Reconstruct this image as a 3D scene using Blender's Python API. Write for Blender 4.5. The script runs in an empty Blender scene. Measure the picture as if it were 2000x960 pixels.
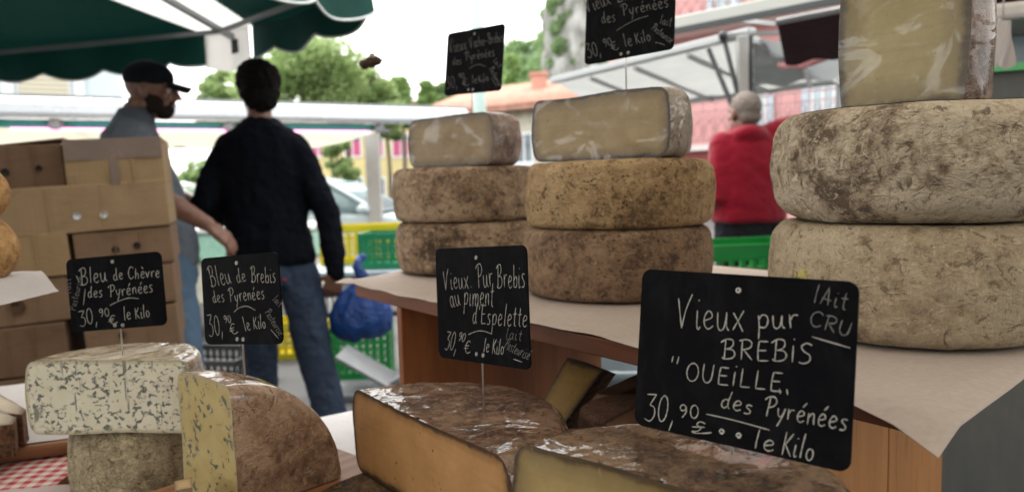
import bpy, bmesh, math, random
import numpy as np
from mathutils import Vector, Matrix, noise
random.seed(7); np.random.seed(7)
R = math.radians
V = Vector
scene = bpy.context.scene
COL = scene.collection

# ------------------------------------------------------------------ camera, world, sun, exposure
CAM = V((0, 0, 1.2)); PITCH = R(5.0); ROLL = R(1.6); FPX = 1444.0
_f = V((0, math.cos(PITCH), -math.sin(PITCH))); _u0 = V((0, math.sin(PITCH), math.cos(PITCH))); _r0 = V((1, 0, 0))
CR = _r0 * math.cos(ROLL) - _u0 * math.sin(ROLL)
CU = _r0 * math.sin(ROLL) + _u0 * math.cos(ROLL)
cam = bpy.data.cameras.new('camera'); camo = bpy.data.objects.new('camera', cam); COL.objects.link(camo)
M3 = Matrix((CR, CU, -_f)).transposed()
camo.matrix_world = Matrix.Translation(CAM) @ M3.to_4x4()
cam.sensor_width = 36.0; cam.lens = 26.0; cam.clip_start = 0.02; cam.clip_end = 2000
cam.dof.use_dof = True; cam.dof.focus_distance = 0.70; cam.dof.aperture_fstop = 5.8; cam.dof.aperture_blades = 0
scene.camera = camo
scene.render.engine = 'CYCLES'
scene.view_settings.view_transform = 'Standard'; scene.view_settings.look = 'None'
scene.view_settings.gamma = 1.0; scene.view_settings.use_curve_mapping = False
scene.view_settings.exposure = 1.28
scene.cycles.max_bounces = 7; scene.cycles.diffuse_bounces = 4; scene.cycles.transparent_max_bounces = 12
scene.cycles.caustics_reflective = False; scene.cycles.caustics_refractive = False
scene.cycles.use_denoising = True
scene.cycles.sample_clamp_indirect = 6.0

SUN_EL, SUN_AZ = R(52), R(-35)      # azimuth from +Y towards +X: behind the scene, a little to the left
w = bpy.data.worlds.new('World'); scene.world = w; w.use_nodes = True
nt = w.node_tree; nt.nodes.clear()
sky = nt.nodes.new('ShaderNodeTexSky'); sky.sky_type = 'NISHITA'; sky.sun_disc = False
sky.sun_elevation = SUN_EL; sky.sun_rotation = SUN_AZ; sky.dust_density = 6.0; sky.air_density = 1.0
mx = nt.nodes.new('ShaderNodeMix'); mx.data_type = 'RGBA'; mx.inputs[0].default_value = 0.82
mx.inputs[7].default_value = (13.5, 13.6, 13.3, 1)           # the even white cloud deck
nt.links.new(sky.outputs[0], mx.inputs[6])
bg = nt.nodes.new('ShaderNodeBackground'); bg.inputs[1].default_value = 0.12
out = nt.nodes.new('ShaderNodeOutputWorld')
nt.links.new(mx.outputs[2], bg.inputs[0]); nt.links.new(bg.outputs[0], out.inputs[0])
sl = bpy.data.lights.new('sun', 'SUN'); sl.energy = 1.2; sl.angle = R(14); sl.color = (1, .97, .92)
so = bpy.data.objects.new('sun', sl); COL.objects.link(so)
so.rotation_euler = V((math.sin(SUN_AZ) * math.cos(SUN_EL), math.cos(SUN_AZ) * math.cos(SUN_EL), math.sin(SUN_EL))).to_track_quat('Z', 'Y').to_euler()

# ------------------------------------------------------------------ helpers
def W(px, py, d):
    """the point a distance d ahead that the photograph shows at (px, py)"""
    return CAM + d * (_f + (px - 1000) / FPX * CR + (480 - py) / FPX * CU)
def WZ(px, py, z):
    q = _f + (px - 1000) / FPX * CR + (480 - py) / FPX * CU
    return CAM + q * ((z - CAM.z) / q.z)
SB = V((.132, .78)); ST = V((.6, -.8)); SN = V((.8, .6))
def TN(t, n, z=0.0):
    """stall coordinates: t along the counter, n across it"""
    p = SB + ST * t + SN * (n - .574)
    return V((p.x, p.y, z))

class MB:
    def __init__(s): s.v = []; s.f = []; s.sm = []
    def add(s, vs, fs, smooth=False):
        o = len(s.v); s.v += [V(a) for a in vs]
        for f in fs: s.f.append(tuple(i + o for i in f)); s.sm.append(smooth)
        return s
    def box(s, c, size, ax=None, bev=0.0):
        """c centre, size full extents, ax 3x3 matrix of axes (columns)"""
        c = V(c); hx, hy, hz = [q / 2 for q in size]; A = ax or Matrix.Identity(3)
        if bev <= 0:
            vs = [c + A @ V((x * hx, y * hy, z * hz)) for z in (-1, 1) for y in (-1, 1) for x in (-1, 1)]
            return s.add(vs, [(0, 2, 3, 1), (4, 5, 7, 6), (0, 1, 5, 4), (2, 6, 7, 3), (0, 4, 6, 2), (1, 3, 7, 5)])
        bm = bmesh.new(); bmesh.ops.create_cube(bm, size=1.0)
        for q in bm.verts: q.co = V((q.co.x * 2 * hx, q.co.y * 2 * hy, q.co.z * 2 * hz))
        bmesh.ops.bevel(bm, geom=bm.edges[:], offset=bev, segments=2, affect='EDGES', profile=.5)
        bm.verts.index_update()
        s.add([c + A @ q.co for q in bm.verts], [[q.index for q in f.verts] for f in bm.faces]); bm.free(); return s
    def bar(s, a, b, wx, wy, up=(0, 0, 1), bev=0.0):
        a, b = V(a), V(b); z = (b - a); L = z.length; z.normalize(); u = V(up)
        if abs(z.dot(u)) > .99: u = V((0, 1, 0))
        x = u.cross(z).normalized(); y = z.cross(x)
        return s.box((a + b) / 2, (wx, wy, L), Matrix((x, y, z)).transposed(), bev)
    def tube(s, pts, rad, n=10, smooth=True, closed_ends=True):
        pts = [V(p) for p in pts]
        if not hasattr(rad, '__len__'): rad = [rad] * len(pts)
        t0 = (pts[1] - pts[0]).normalized(); u = V((0, 0, 1)) if abs(t0.z) < .9 else V((1, 0, 0))
        vs = []
        for i, p in enumerate(pts):
            t = (pts[min(i + 1, len(pts) - 1)] - pts[max(i - 1, 0)]).normalized()
            x = (u - t * u.dot(t)).normalized(); u = x; y = t.cross(x)
            vs += [p + rad[i] * (math.cos(2 * math.pi * k / n) * x + math.sin(2 * math.pi * k / n) * y) for k in range(n)]
        fs = [(i * n + k, i * n + (k + 1) % n, (i + 1) * n + (k + 1) % n, (i + 1) * n + k) for i in range(len(pts) - 1) for k in range(n)]
        if closed_ends:
            fs.append(tuple(reversed(range(n)))); fs.append(tuple((len(pts) - 1) * n + k for k in range(n)))
        return s.add(vs, fs, smooth)
    def capsule(s, pts, rad, n=14):
        """a tube with rounded ends"""
        pts = [V(p) for p in pts]; rad = list(rad) if hasattr(rad, '__len__') else [rad] * len(pts)
        a = (pts[0] - pts[1]).normalized(); b = (pts[-1] - pts[-2]).normalized(); P = []; Q = []
        for k in (.98, .8, .5): P.append(pts[0] + a * rad[0] * k); Q.append(rad[0] * math.sqrt(1 - k * k))
        P += pts; Q += rad
        for k in (.5, .8, .98): P.append(pts[-1] + b * rad[-1] * k); Q.append(rad[-1] * math.sqrt(1 - k * k))
        return s.tube(P, Q, n)
    def ball(s, c, r, ax=None, n=16, m=10):
        c = V(c); r = (r, r, r) if not hasattr(r, '__len__') else r; A = ax or Matrix.Identity(3)
        vs = [c + A @ V((0, 0, -r[2]))]
        for i in range(1, m):
            th = math.pi * i / m
            for k in range(n):
                p = 2 * math.pi * k / n
                vs.append(c + A @ V((r[0] * math.sin(th) * math.cos(p), r[1] * math.sin(th) * math.sin(p), -r[2] * math.cos(th))))
        vs.append(c + A @ V((0, 0, r[2]))); L = len(vs) - 1
        fs = [(0, 1 + (k + 1) % n, 1 + k) for k in range(n)]
        for i in range(m - 2):
            for k in range(n): fs.append((1 + i * n + k, 1 + i * n + (k + 1) % n, 1 + (i + 1) * n + (k + 1) % n, 1 + (i + 1) * n + k))
        fs += [(L, 1 + (m - 2) * n + k, 1 + (m - 2) * n + (k + 1) % n) for k in range(n)]
        return s.add(vs, fs, True)
    def rings(s, rings, caps=True, smooth=True, close=True):
        n = len(rings[0]); vs = [p for r in rings for p in r]
        fs = [(i * n + k, i * n + (k + 1) % n, (i + 1) * n + (k + 1) % n, (i + 1) * n + k) for i in range(len(rings) - 1) for k in range(n if close else n - 1)]
        if caps: fs.append(tuple(reversed(range(n)))); fs.append(tuple((len(rings) - 1) * n + k for k in range(n)))
        return s.add(vs, fs, smooth)
    def prism(s, poly, ext, smooth=False):
        """poly: 3-D outline, ext: extrusion vector"""
        n = len(poly); ext = V(ext); vs = [V(p) for p in poly] + [V(p) + ext for p in poly]
        return s.add(vs, [tuple(reversed(range(n))), tuple(range(n, 2 * n))] + [(k, (k + 1) % n, n + (k + 1) % n, n + k) for k in range(n)], smooth)
    def lathe(s, prof, n=48, c=(0, 0, 0), smooth=True, axis=None):
        c = V(c); A = axis or Matrix.Identity(3)
        return s.rings([[c + A @ V((max(r, 1e-4) * math.cos(2 * math.pi * k / n), max(r, 1e-4) * math.sin(2 * math.pi * k / n), z)) for k in range(n)] for r, z in prof], True, smooth)
    def grid(s, fn, nu, nv, smooth=True, thick=None):
        vs = [V(fn(i / nu, j / nv)) for i in range(nu + 1) for j in range(nv + 1)]; w_ = nv + 1
        fs = [(i * w_ + j, (i + 1) * w_ + j, (i + 1) * w_ + j + 1, i * w_ + j + 1) for i in range(nu) for j in range(nv)]
        return s.add(vs, fs, smooth)
    def mesh(s, name):
        me = bpy.data.meshes.new(name); me.from_pydata([tuple(p) for p in s.v], [], s.f)
        me.polygons.foreach_set('use_smooth', s.sm); me.update(); return me
    def build(s, name, mat, parent=None, recalc=True, me=None):
        me = me or s.mesh(name)
        if recalc:
            bm = bmesh.new(); bm.from_mesh(me); bmesh.ops.recalc_face_normals(bm, faces=bm.faces[:]); bm.to_mesh(me); bm.free()
        o = bpy.data.objects.new(name, me); COL.objects.link(o)
        if mat: me.materials.append(mat)
        if parent: o.parent = parent
        return o

def fuse(mb, voxel, smooth=4, disp=None):
    """one continuous surface from overlapping solids"""
    me = mb.mesh('tmp'); o = bpy.data.objects.new('tmp', me); COL.objects.link(o)
    m = o.modifiers.new('r', 'REMESH'); m.mode = 'VOXEL'; m.voxel_size = voxel
    if smooth:
        m = o.modifiers.new('s', 'SMOOTH'); m.iterations = smooth; m.factor = .5
    dg = bpy.context.evaluated_depsgraph_get(); dg.update()
    r = bpy.data.meshes.new_from_object(o.evaluated_get(dg)); bpy.data.objects.remove(o); bpy.data.meshes.remove(me)
    if disp:
        r.update(); co = [v.co + v.normal * disp(v.co) for v in r.vertices]
        for v, c in zip(r.vertices, co): v.co = c
    r.polygons.foreach_set('use_smooth', [True] * len(r.polygons)); r.materials.clear(); r.update()
    return r
def tag(o, label=None, cat=None, group=None, kind=None):
    if label: o['label'] = label
    if cat: o['category'] = cat
    if group: o['group'] = group
    if kind: o['kind'] = kind
    return o
def thing(name, label, cat, loc=(0, 0, 0), rz=0.0, group=None):
    o = bpy.data.objects.new(name, None); COL.objects.link(o); o.location = loc; o.rotation_euler = (0, 0, rz)
    o.empty_display_size = .05
    return tag(o, label, cat, group)
def copy_tree(o, parent=None):
    c = o.copy(); COL.objects.link(c); c.parent = parent
    for ch in list(o.children): copy_tree(ch, c)
    return c
def subdiv(o, lv=1):
    m = o.modifiers.new('sub', 'SUBSURF'); m.levels = lv; m.render_levels = lv; return o
def fbm(p, s, o=4, seed=0.0):
    return noise.fractal(V(p) * s + V((seed, seed * 1.7, seed * .3)), 1.0, 2.0, o)

# ------------------------------------------------------------------ materials
class NT:
    def __init__(s, name):
        s.m = bpy.data.materials.new(name); s.m.use_nodes = True; s.t = s.m.node_tree; s.t.nodes.clear()
        s.o = s.t.nodes.new('ShaderNodeOutputMaterial'); s.b = s.t.nodes.new('ShaderNodeBsdfPrincipled')
        s.t.links.new(s.b.outputs[0], s.o.inputs[0]); s._tc = None
    def n(s, ty, **k):
        x = s.t.nodes.new('ShaderNode' + ty)
        for a, b in k.items(): setattr(x, a, b)
        return x
    def put(s, sock, v):
        if isinstance(v, bpy.types.NodeSocket): s.t.links.new(v, sock)
        else: sock.default_value = v if not (isinstance(v, tuple) and len(v) == 3 and len(sock.default_value) == 4) else (*v, 1)
        return s
    def co(s, scale=(1, 1, 1), loc=(0, 0, 0), rot=(0, 0, 0), kind='Object'):
        if s._tc is None: s._tc = s.n('TexCoord')
        m = s.n('Mapping'); s.put(m.inputs[0], s._tc.outputs[kind]); m.inputs[3].default_value = scale; m.inputs[1].default_value = loc; m.inputs[2].default_value = rot
        return m.outputs[0]
    def noise(s, co, sc, det=6, ro=.6, dist=0.0):
        x = s.n('TexNoise'); s.put(x.inputs['Vector'], co); x.inputs['Scale'].default_value = sc; x.inputs['Detail'].default_value = det
        x.inputs['Roughness'].default_value = ro; x.inputs['Distortion'].default_value = dist; return x.outputs['Fac']
    def vor(s, co, sc, feature='F1', rnd=1.0):
        x = s.n('TexVoronoi'); x.feature = feature; s.put(x.inputs['Vector'], co); x.inputs['Scale'].default_value = sc; x.inputs['Randomness'].default_value = rnd
        return x.outputs['Distance']
    def wave(s, co, sc, dist=0.0, det=2, dsc=1.0, direction='X', ty='BANDS'):
        x = s.n('TexWave'); x.wave_type = ty; s.put(x.inputs['Vector'], co); x.inputs['Scale'].default_value = sc
        x.inputs['Distortion'].default_value = dist; x.inputs['Detail'].default_value = det; x.inputs['Detail Scale'].default_value = dsc
        if ty == 'BANDS': x.bands_direction = direction
        return x.outputs['Fac']
    def ramp(s, fac, stops, interp='LINEAR'):
        x = s.n('ValToRGB'); s.put(x.inputs[0], fac); e = x.color_ramp.elements; x.color_ramp.interpolation = interp
        while len(e) < len(stops): e.new(.5)
        for q, (p, c) in zip(e, stops):
            q.position = p; q.color = (c, c, c, 1) if not hasattr(c, '__len__') else (*c, 1)
        return x.outputs[0]
    def mix(s, fac, a, b, mode='MIX'):
        x = s.n('Mix'); x.data_type = 'RGBA'; x.blend_type = mode; s.put(x.inputs[0], fac); s.put(x.inputs[6], a); s.put(x.inputs[7], b); return x.outputs[2]
    def math(s, op, a, b=0.0, clamp=False):
        x = s.n('Math'); x.operation = op; x.use_clamp = clamp; s.put(x.inputs[0], a); s.put(x.inputs[1], b); return x.outputs[0]
    def bump(s, h, st=.3, d=.001, nrm=None):
        x = s.n('Bump'); x.inputs['Strength'].default_value = st; x.inputs['Distance'].default_value = d; s.put(x.inputs['Height'], h)
        if nrm is not None: s.put(x.inputs['Normal'], nrm)
        return x.outputs[0]
    def set(s, **k):
        names = dict(base='Base Color', rough='Roughness', metal='Metallic', normal='Normal', alpha='Alpha', trans='Transmission Weight', spec='Specular IOR Level',
                     coat='Coat Weight', coat_rough='Coat Roughness', coat_normal='Coat Normal', coat_ior='Coat IOR', sss='Subsurface Weight', emit='Emission Color', emits='Emission Strength', sheen='Sheen Weight', ior='IOR', sss_scale='Subsurface Scale')
        for a, b in k.items(): s.put(s.b.inputs[names[a]], b)
        return s
_cache = {}
def once(f):
    def g(*a, **k):
        key = (f.__name__, a, tuple(sorted(k.items())))
        if key not in _cache: _cache[key] = f(*a, **k)
        return _cache[key]
    return g
@once
def plain(name, col, rough=.5, metal=0.0, var=.12, sc=18.0, bump=0.0, spec=.5):
    """a plain material with slight wear and unevenness"""
    t = NT(name); c = t.co(); n = t.noise(c, sc, 5, .6)
    dark = tuple(x * (1 - var) for x in col); lite = tuple(min(1, x * (1 + var)) for x in col)
    t.set(base=t.ramp(n, [(.3, dark), (.7, lite)]), rough=t.math('ADD', t.math('MULTIPLY', n, .16), rough - .08), metal=metal, spec=spec)
    if bump: t.set(normal=t.bump(t.noise(c, sc * 4, 4, .6), bump, .002))
    return t.m
@once
def cloth(name, col, rough=.9, folds=.4, sc=9.0, weave=900.0, sheen=.0, spec=.12):
    t = NT(name); c = t.co(); n = t.noise(c, sc, 4, .55, .6); n2 = t.noise(c, weave * .25, 2, .5)
    t.set(base=t.mix(t.math('MULTIPLY', n2, .35), tuple(col), tuple(x * .6 for x in col)), rough=rough, sheen=sheen, spec=spec, normal=t.bump(n, folds, .03, t.bump(n2, .2, .001)))
    return t.m
@once
def wood(name, light, dark, rough=.5, axis='Z', sc=1.0, board=.0):
    t = NT(name); s = {'Z': (14, 14, 1.1), 'X': (1.1, 14, 14), 'Y': (14, 1.1, 14)}[axis]
    c = t.co(tuple(q * sc for q in s)); g = t.noise(c, 1.6, 8, .62, 1.2); k = t.noise(c, 7.0, 4, .6, .2)
    w_ = t.wave(c, .9, 5.0, 3, 1.1, {'Z': 'X', 'X': 'Y', 'Y': 'X'}[axis])
    f = t.math('ADD', t.math('MULTIPLY', g, .62), t.math('MULTIPLY', w_, .34))
    col = t.ramp(f, [(.25, dark), (.5, tuple((a + b) / 2 for a, b in zip(light, dark))), (.72, light)])
    col = t.mix(t.ramp(k, [(.55, 0.0), (.75, .6)]), col, tuple(q * .55 for q in dark))
    t.set(base=col, rough=rough, normal=t.bump(f, .25, .002, t.bump(k, .2, .001)), spec=.35)
    return t.m

def film(t, strength=.8, seed=0.0, sc=1.0, rot=(0, .5, .7)):
    """cling film: a clear coat lying in smooth swells with a few sharp pulled creases"""
    c = t.co((sc, sc, sc), (seed, seed, seed), rot)
    a = t.noise(c, 15, 2, .5, .9); b = t.noise(c, 75, 3, .6, .6)
    k = t.noise(t.co((sc * 34, sc * 4.5, sc * 12), (seed, 1, 0), rot), 1.3, 2, .5, 1.6)
    ridge = t.math('POWER', t.math('SUBTRACT', 1.0, t.math('MULTIPLY', t.math('ABSOLUTE', t.math('SUBTRACT', k, .5)), 5.0), True), 3.0)
    h = t.math('ADD', t.math('ADD', t.math('MULTIPLY', a, .95), t.math('MULTIPLY', b, .075)), t.math('MULTIPLY', ridge, .014))
    t.set(coat=1.0, coat_rough=.035, coat_ior=1.55, coat_normal=t.bump(h, strength, .012))

@once
def rind(name, light, mid, dark, seed=0.0, sc=1.0, pits=.5, weave=0.0, scurf=.0, wrap=0.0, bump=.7, thr=(.43, .5, .575), yellow=False):
    t = NT(name); c = t.co((1, 1, 1), (seed, seed * 2.3, seed * .7))
    big = t.noise(c, 9 * sc, 5, .6, .4); mid_n = t.noise(c, 34 * sc, 6, .7, .5); fine = t.noise(c, 150 * sc, 5, .72)
    f = t.math('ADD', t.math('MULTIPLY', big, .42), t.math('ADD', t.math('MULTIPLY', mid_n, .4), t.math('MULTIPLY', fine, .2)))
    col = t.ramp(f, [(thr[0], dark), (thr[1], mid), (thr[2], light)])
    pv = t.vor(t.co((1, 1, 1.25), (seed, 3, seed), ), 125 * sc); pit = t.ramp(pv, [(.1, 1.0), (.36, 0.0)])
    pm = t.math('MULTIPLY', pit, t.ramp(t.noise(c, 60 * sc, 3, .6), [(.46, 0.0), (.6, pits)]))
    col = t.mix(pm, col, tuple(q * .34 for q in dark))
    if scurf:
        s_ = t.noise(t.co((1, 1, 1.9), (seed + 4, 1, seed)), 75 * sc, 4, .62, 1.6)
        col = t.mix(t.ramp(s_, [(.56, 0.0), (.66, scurf)]), col, tuple(min(1, q * 1.25 + .06) for q in light))
        f = t.math('ADD', f, t.math('MULTIPLY', t.ramp(s_, [(.5, 0.0), (.66, 1.0)]), .3))
    # fine dust of pale mould and dark speckle
    col = t.mix(t.ramp(fine, [(.62, 0.0), (.78, .55)]), col, tuple(min(1, q * 1.2 + .02) for q in light))
    col = t.mix(t.ramp(t.noise(c, 260 * sc, 3, .7), [(.6, 0.0), (.74, .5)]), col, tuple(q * .5 for q in dark))
    if yellow:
        y = t.math('MULTIPLY', t.ramp(t.vor(t.co((1, 1, 1), (.31, .62, .115)), 9.0), [(.07, 1.0), (.12, 0.0)]), t.ramp(mid_n, [(.45, 0.0), (.55, .75)]))
        col = t.mix(y, col, (.62, .56, .12))
    cr = t.noise(c, 82 * sc, 4, .75, .8); col = t.mix(t.ramp(cr, [(.56, 0.0), (.63, .75)]), col, tuple(q * .62 for q in dark))
    col = t.mix(t.ramp(cr, [(.36, .6), (.44, 0.0)]), col, tuple(min(1, q * 1.12 + .01) for q in light))
    h = t.math('SUBTRACT', f, t.math('ADD', t.math('MULTIPLY', pm, .9), t.math('MULTIPLY', cr, .55)))
    h = t.math('ADD', h, t.math('MULTIPLY', fine, .35))
    if weave:
        w1 = t.noise(t.co((520, 520, 36), (seed, 0, 0)), 1.0, 2, .5)
        h = t.math('ADD', h, t.math('MULTIPLY', w1, weave)); col = t.mix(t.math('MULTIPLY', t.ramp(w1, [(.4, 0.0), (.65, 1.0)]), weave * .6), col, tuple(q * .75 for q in mid))
    t.set(base=col, rough=.85, spec=.25, normal=t.bump(h, bump, .006))
    if wrap: film(t, wrap, seed)
    return t.m
def edge_attr(t):
    a = t.n('Attribute'); a.attribute_name = 'edge'; return a.outputs['Fac']
@once
def paste(name, light, dark, rindcol, seed=0.0, holes=.5, wrap=.0, painted_sheen=.0, band=(.05, .22)):
    """the cut face of a hard cheese: a paler heart, a darker skin under the rind, small eyes and crystals"""
    t = NT(name); c = t.co((1, 1, 1), (seed, seed, seed)); n = t.noise(c, 22, 6, .6); n2 = t.noise(c, 120, 4, .7)
    col = t.ramp(t.math('ADD', t.math('MULTIPLY', n, .7), t.math('MULTIPLY', n2, .3)), [(.35, dark), (.65, light)])
    e = t.math('ADD', edge_attr(t), t.math('MULTIPLY', t.math('SUBTRACT', t.noise(c, 60, 4, .65), .5), .09))
    col = t.mix(t.ramp(e, [(band[0], 1.0), (band[1], 0.0)]), col, tuple(a * .55 + b * .25 for a, b in zip(dark, rindcol)))
    col = t.mix(t.ramp(e, [(.026, 1.0), (.062, 0.0)]), col, tuple(q * .6 for q in rindcol))
    eye = t.math('MULTIPLY', t.ramp(t.vor(c, 95), [(.1, 1.0), (.22, 0.0)]), t.ramp(t.noise(c, 42, 2, .5), [(.55, 0.0), (.64, holes)]))
    col = t.mix(eye, col, tuple(q * .35 for q in dark))
    cr = t.ramp(t.noise(t.co((1.0, 1, .35), (seed, 0, 1)), 170, 3, .7), [(.64, 0.0), (.76, .4)])
    col = t.mix(cr, col, tuple(min(1, q * 1.25) for q in light))
    stq = t.noise(t.co((5, 5, 70), (seed, 0, seed), (0, .12, 0)), 2.2, 3, .6); col = t.mix(t.ramp(stq, [(.5, 0.0), (.7, .3)]), col, tuple(q * .72 for q in dark))
    if painted_sheen:
        hz = t.math('MULTIPLY', t.ramp(t.noise(t.co((1, 1, 1.6), (seed, 2, 0)), 13, 5, .62, 1.4), [(.52, 0.0), (.6, 1.0)]), painted_sheen)
        col = t.mix(hz, col, (.62, .6, .52))  # whitish sheen of the film painted into the base colour
    t.set(base=col, rough=.42, spec=.35, sss=.12, sss_scale=.006, normal=t.bump(t.math('SUBTRACT', t.math('MULTIPLY', n2, .4), eye), .35, .002))
    t.b.inputs['Subsurface Radius'].default_value = (1, .6, .3)
    if wrap:
        cc = t.co((1, 1, 1), (seed, 5, 0)); h = t.math('ADD', t.noise(cc, 9, 3, .5, .9), t.math('MULTIPLY', t.noise(t.co((40, 8, 3.5), (seed, 0, 0)), 1.0, 3, .6, .6), .2))
        lift = t.ramp(t.noise(t.co((1, 1, 1.5), (seed, 2, 0)), 15, 4, .55, 1.2), [(.565, .08), (.63, .8)])
        t.set(coat=lift, coat_rough=.04, coat_ior=1.5, coat_normal=t.bump(h, wrap, .02))
    return t.m
@once
def blue_paste(name, base, dark, vein, seed=0.0, amount=.5, lines=True, sc=1.0):
    t = NT(name); c = t.co((1, 1, 1), (seed, 0, seed))
    n = t.noise(c, 30, 5, .6); col = t.ramp(n, [(.3, dark), (.7, base)])
    cd = t.co((1.0, 1, 1.25), (seed, 0, seed)); zone = t.noise(c, 21 * sc, 3, .55)
    b1 = t.noise(cd, 115 * sc, 3, .5, .5)
    v1 = t.math('MULTIPLY', t.ramp(b1, [(.56 - amount * .02, 0.0), (.62 - amount * .02, 1.0)]), t.ramp(zone, [(.5 - amount * .1, 0.0), (.55 - amount * .1, 1.0)]))
    v2 = t.math('MULTIPLY', t.ramp(t.noise(cd, 52 * sc, 3, .6, .4), [(.585 - amount * .02, 0.0), (.64 - amount * .02, 1.0)]), t.ramp(t.noise(c, 34 * sc, 2, .5), [(.47, 0.0), (.52, 1.0)]))
    f = t.math('MAXIMUM', v1, v2)
    if lines:
        lx = t.noise(t.co((75 * sc, 0, 1.5), (seed, 0, 0)), 1.0, 1, .4); ln = t.ramp(t.math('ABSOLUTE', t.math('SUBTRACT', lx, .5)), [(.008, 1.0), (.02, 0.0)])
        f = t.math('MAXIMUM', f, t.math('MULTIPLY', ln, t.ramp(t.noise(t.co((60, 1, 22), (seed, 2, 0)), 1.0, 2, .5), [(.55, 0.0), (.6, .85)])))
    vc = t.ramp(t.noise(c, 80, 4, .6), [(.35, vein), (.65, tuple(q * 2.4 + .02 for q in vein))])
    col = t.mix(t.math('MULTIPLY', f, .86), col, vc)
    e = edge_attr(t); col = t.mix(t.ramp(e, [(.01, .75), (.07, 0.0)]), col, (.36, .32, .2))
    t.set(base=col, rough=.38, spec=.4, sss=.1, sss_scale=.006, normal=t.bump(t.math('SUBTRACT', n, t.math('MULTIPLY', f, .8)), .35, .002))
    t.b.inputs['Subsurface Radius'].default_value = (1, .7, .4)
    return t.m
@once
def paper(name, col=(.62, .55, .5), var=.05):
    t = NT(name); c = t.co(); n = t.noise(c, 7, 5, .6, .5); n2 = t.noise(c, 140, 4, .65)
    pc_ = t.ramp(t.math('ADD', t.math('MULTIPLY', n, .5), t.math('MULTIPLY', n2, .5)), [(.3, tuple(q * (1 - var * 2) for q in col)), (.7, tuple(min(1, q * (1 + var)) for q in col))])
    gs = t.math('MULTIPLY', t.ramp(t.vor(t.co((1, 1, 1), (.07, .02, 0)), 16), [(.12, 1.0), (.2, 0.0)]), t.ramp(t.noise(c, 12, 3, .6), [(.5, 0.0), (.58, .45)]))
    pc_ = t.mix(gs, pc_, tuple(q * k_ for q, k_ in zip(col, (.78, .7, .58)))); pc_ = t.mix(t.ramp(t.noise(c, 230, 2, .7), [(.72, 0.0), (.78, .6)]), pc_, (.2, .13, .08))
    t.set(base=pc_,
          rough=.8, spec=.2, normal=t.bump(t.math('ABSOLUTE', t.math('SUBTRACT', t.noise(t.co((1, .6, 1), (2, 0, 0), (0, 0, .6)), 9, 2, .5, .6), .5)), .5, .012, t.bump(n, .3, .01, t.bump(n2, .15, .001))))
    return t.m
@once
def cardboard(name, col=(.36, .23, .125), seed=0.0):
    t = NT(name); c = t.co((1, 1, 1), (seed, seed, 0)); n = t.noise(c, 6, 5, .6, .5); fl = t.noise(t.co((260, 60, 6), (seed, 0, 0)), 1.0, 2, .5); sp = t.noise(c, 220, 3, .7)
    f = t.math('ADD', t.math('MULTIPLY', n, .6), t.math('ADD', t.math('MULTIPLY', fl, .25), t.math('MULTIPLY', sp, .15)))
    cb = t.ramp(f, [(.3, tuple(q * .8 for q in col)), (.7, tuple(q * 1.1 for q in col))]); sm = t.noise(t.co((1, 1, 2.2), (seed, 4, 0)), 7, 5, .65, .8)
    cb = t.mix(t.ramp(sm, [(.54, 0.0), (.66, .45)]), cb, tuple(q * .62 for q in col)); cb = t.mix(t.ramp(t.noise(t.co((3, 3, 40), (seed, 0, 1)), 3, 3, .6), [(.62, 0.0), (.7, .35)]), cb, tuple(min(1, q * 1.4) for q in col))
    t.set(base=cb, rough=.82, spec=.2, normal=t.bump(f, .3, .004))
    return t.m
@once
def metal(name, col=(.6, .6, .62), rough=.35):
    return plain(name, col, rough, 1.0, .06, 40.0)
@once
def leaf(name, a, b, trans=.45):
    t = NT(name); oi = t.n('ObjectInfo'); g = t.n('NewGeometry')
    c = t.ramp(g.outputs['Random Per Island'], [(.0, a), (1.0, b)])
    t.set(base=c, rough=.5, spec=.3)
    tr = t.n('BsdfTranslucent'); t.put(tr.inputs[0], c); ms = t.n('MixShader'); ms.inputs[0].default_value = trans
    t.t.links.new(t.b.outputs[0], ms.inputs[1]); t.t.links.new(tr.outputs[0], ms.inputs[2]); t.t.links.new(ms.outputs[0], t.o.inputs[0])
    return t.m
@once
def thin_cloth(name, col, trans=.5, rough=.8, folds=.3):
    """awning canvas and plastic sheet: light comes through"""
    t = NT(name); c = t.co(); n = t.noise(c, 3.0, 4, .6, .4)
    cc = t.ramp(n, [(.3, tuple(q * .88 for q in col)), (.7, col)]); nb = t.bump(n, folds, .05)
    t.set(base=cc, rough=rough, spec=.3, normal=nb)
    tr = t.n('BsdfTranslucent'); t.put(tr.inputs[0], cc); ms = t.n('MixShader'); ms.inputs[0].default_value = trans
    t.t.links.new(t.b.outputs[0], ms.inputs[1]); t.t.links.new(tr.outputs[0], ms.inputs[2]); t.t.links.new(ms.outputs[0], t.o.inputs[0])
    return t.m
@once
def glow(name, col, strength):
    t = NT(name); t.set(base=col, emit=col, emits=strength); return t.m

# ------------------------------------------------------------------ shared levels and anchor points of the stall
def chord(pl, dl, pr, dr):
    """middle of the cut, its half length and the turn about z, from its two top corners"""
    a, b = W(*pl, dl), W(*pr, dr); a.z = b.z = 0
    d = b - a
    return (a + b) / 2, d.length / 2, math.atan2(d.y, d.x)
PLANE_SHELF = 1.020; PLANE_TABLE = .760
SH = PLANE_SHELF + .0035
GC, GHW, GRZ = chord((54, 705), .945, (362, 705), .935); GZ = W(205, 850, .94).z; GH = W(200, 703, .94).z - GZ
qa = W(458, 900, .80); qb = W(356, 900, .885); qa.z = qb.z = 0; ax_q = (qb - qa); QZ = .845
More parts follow.
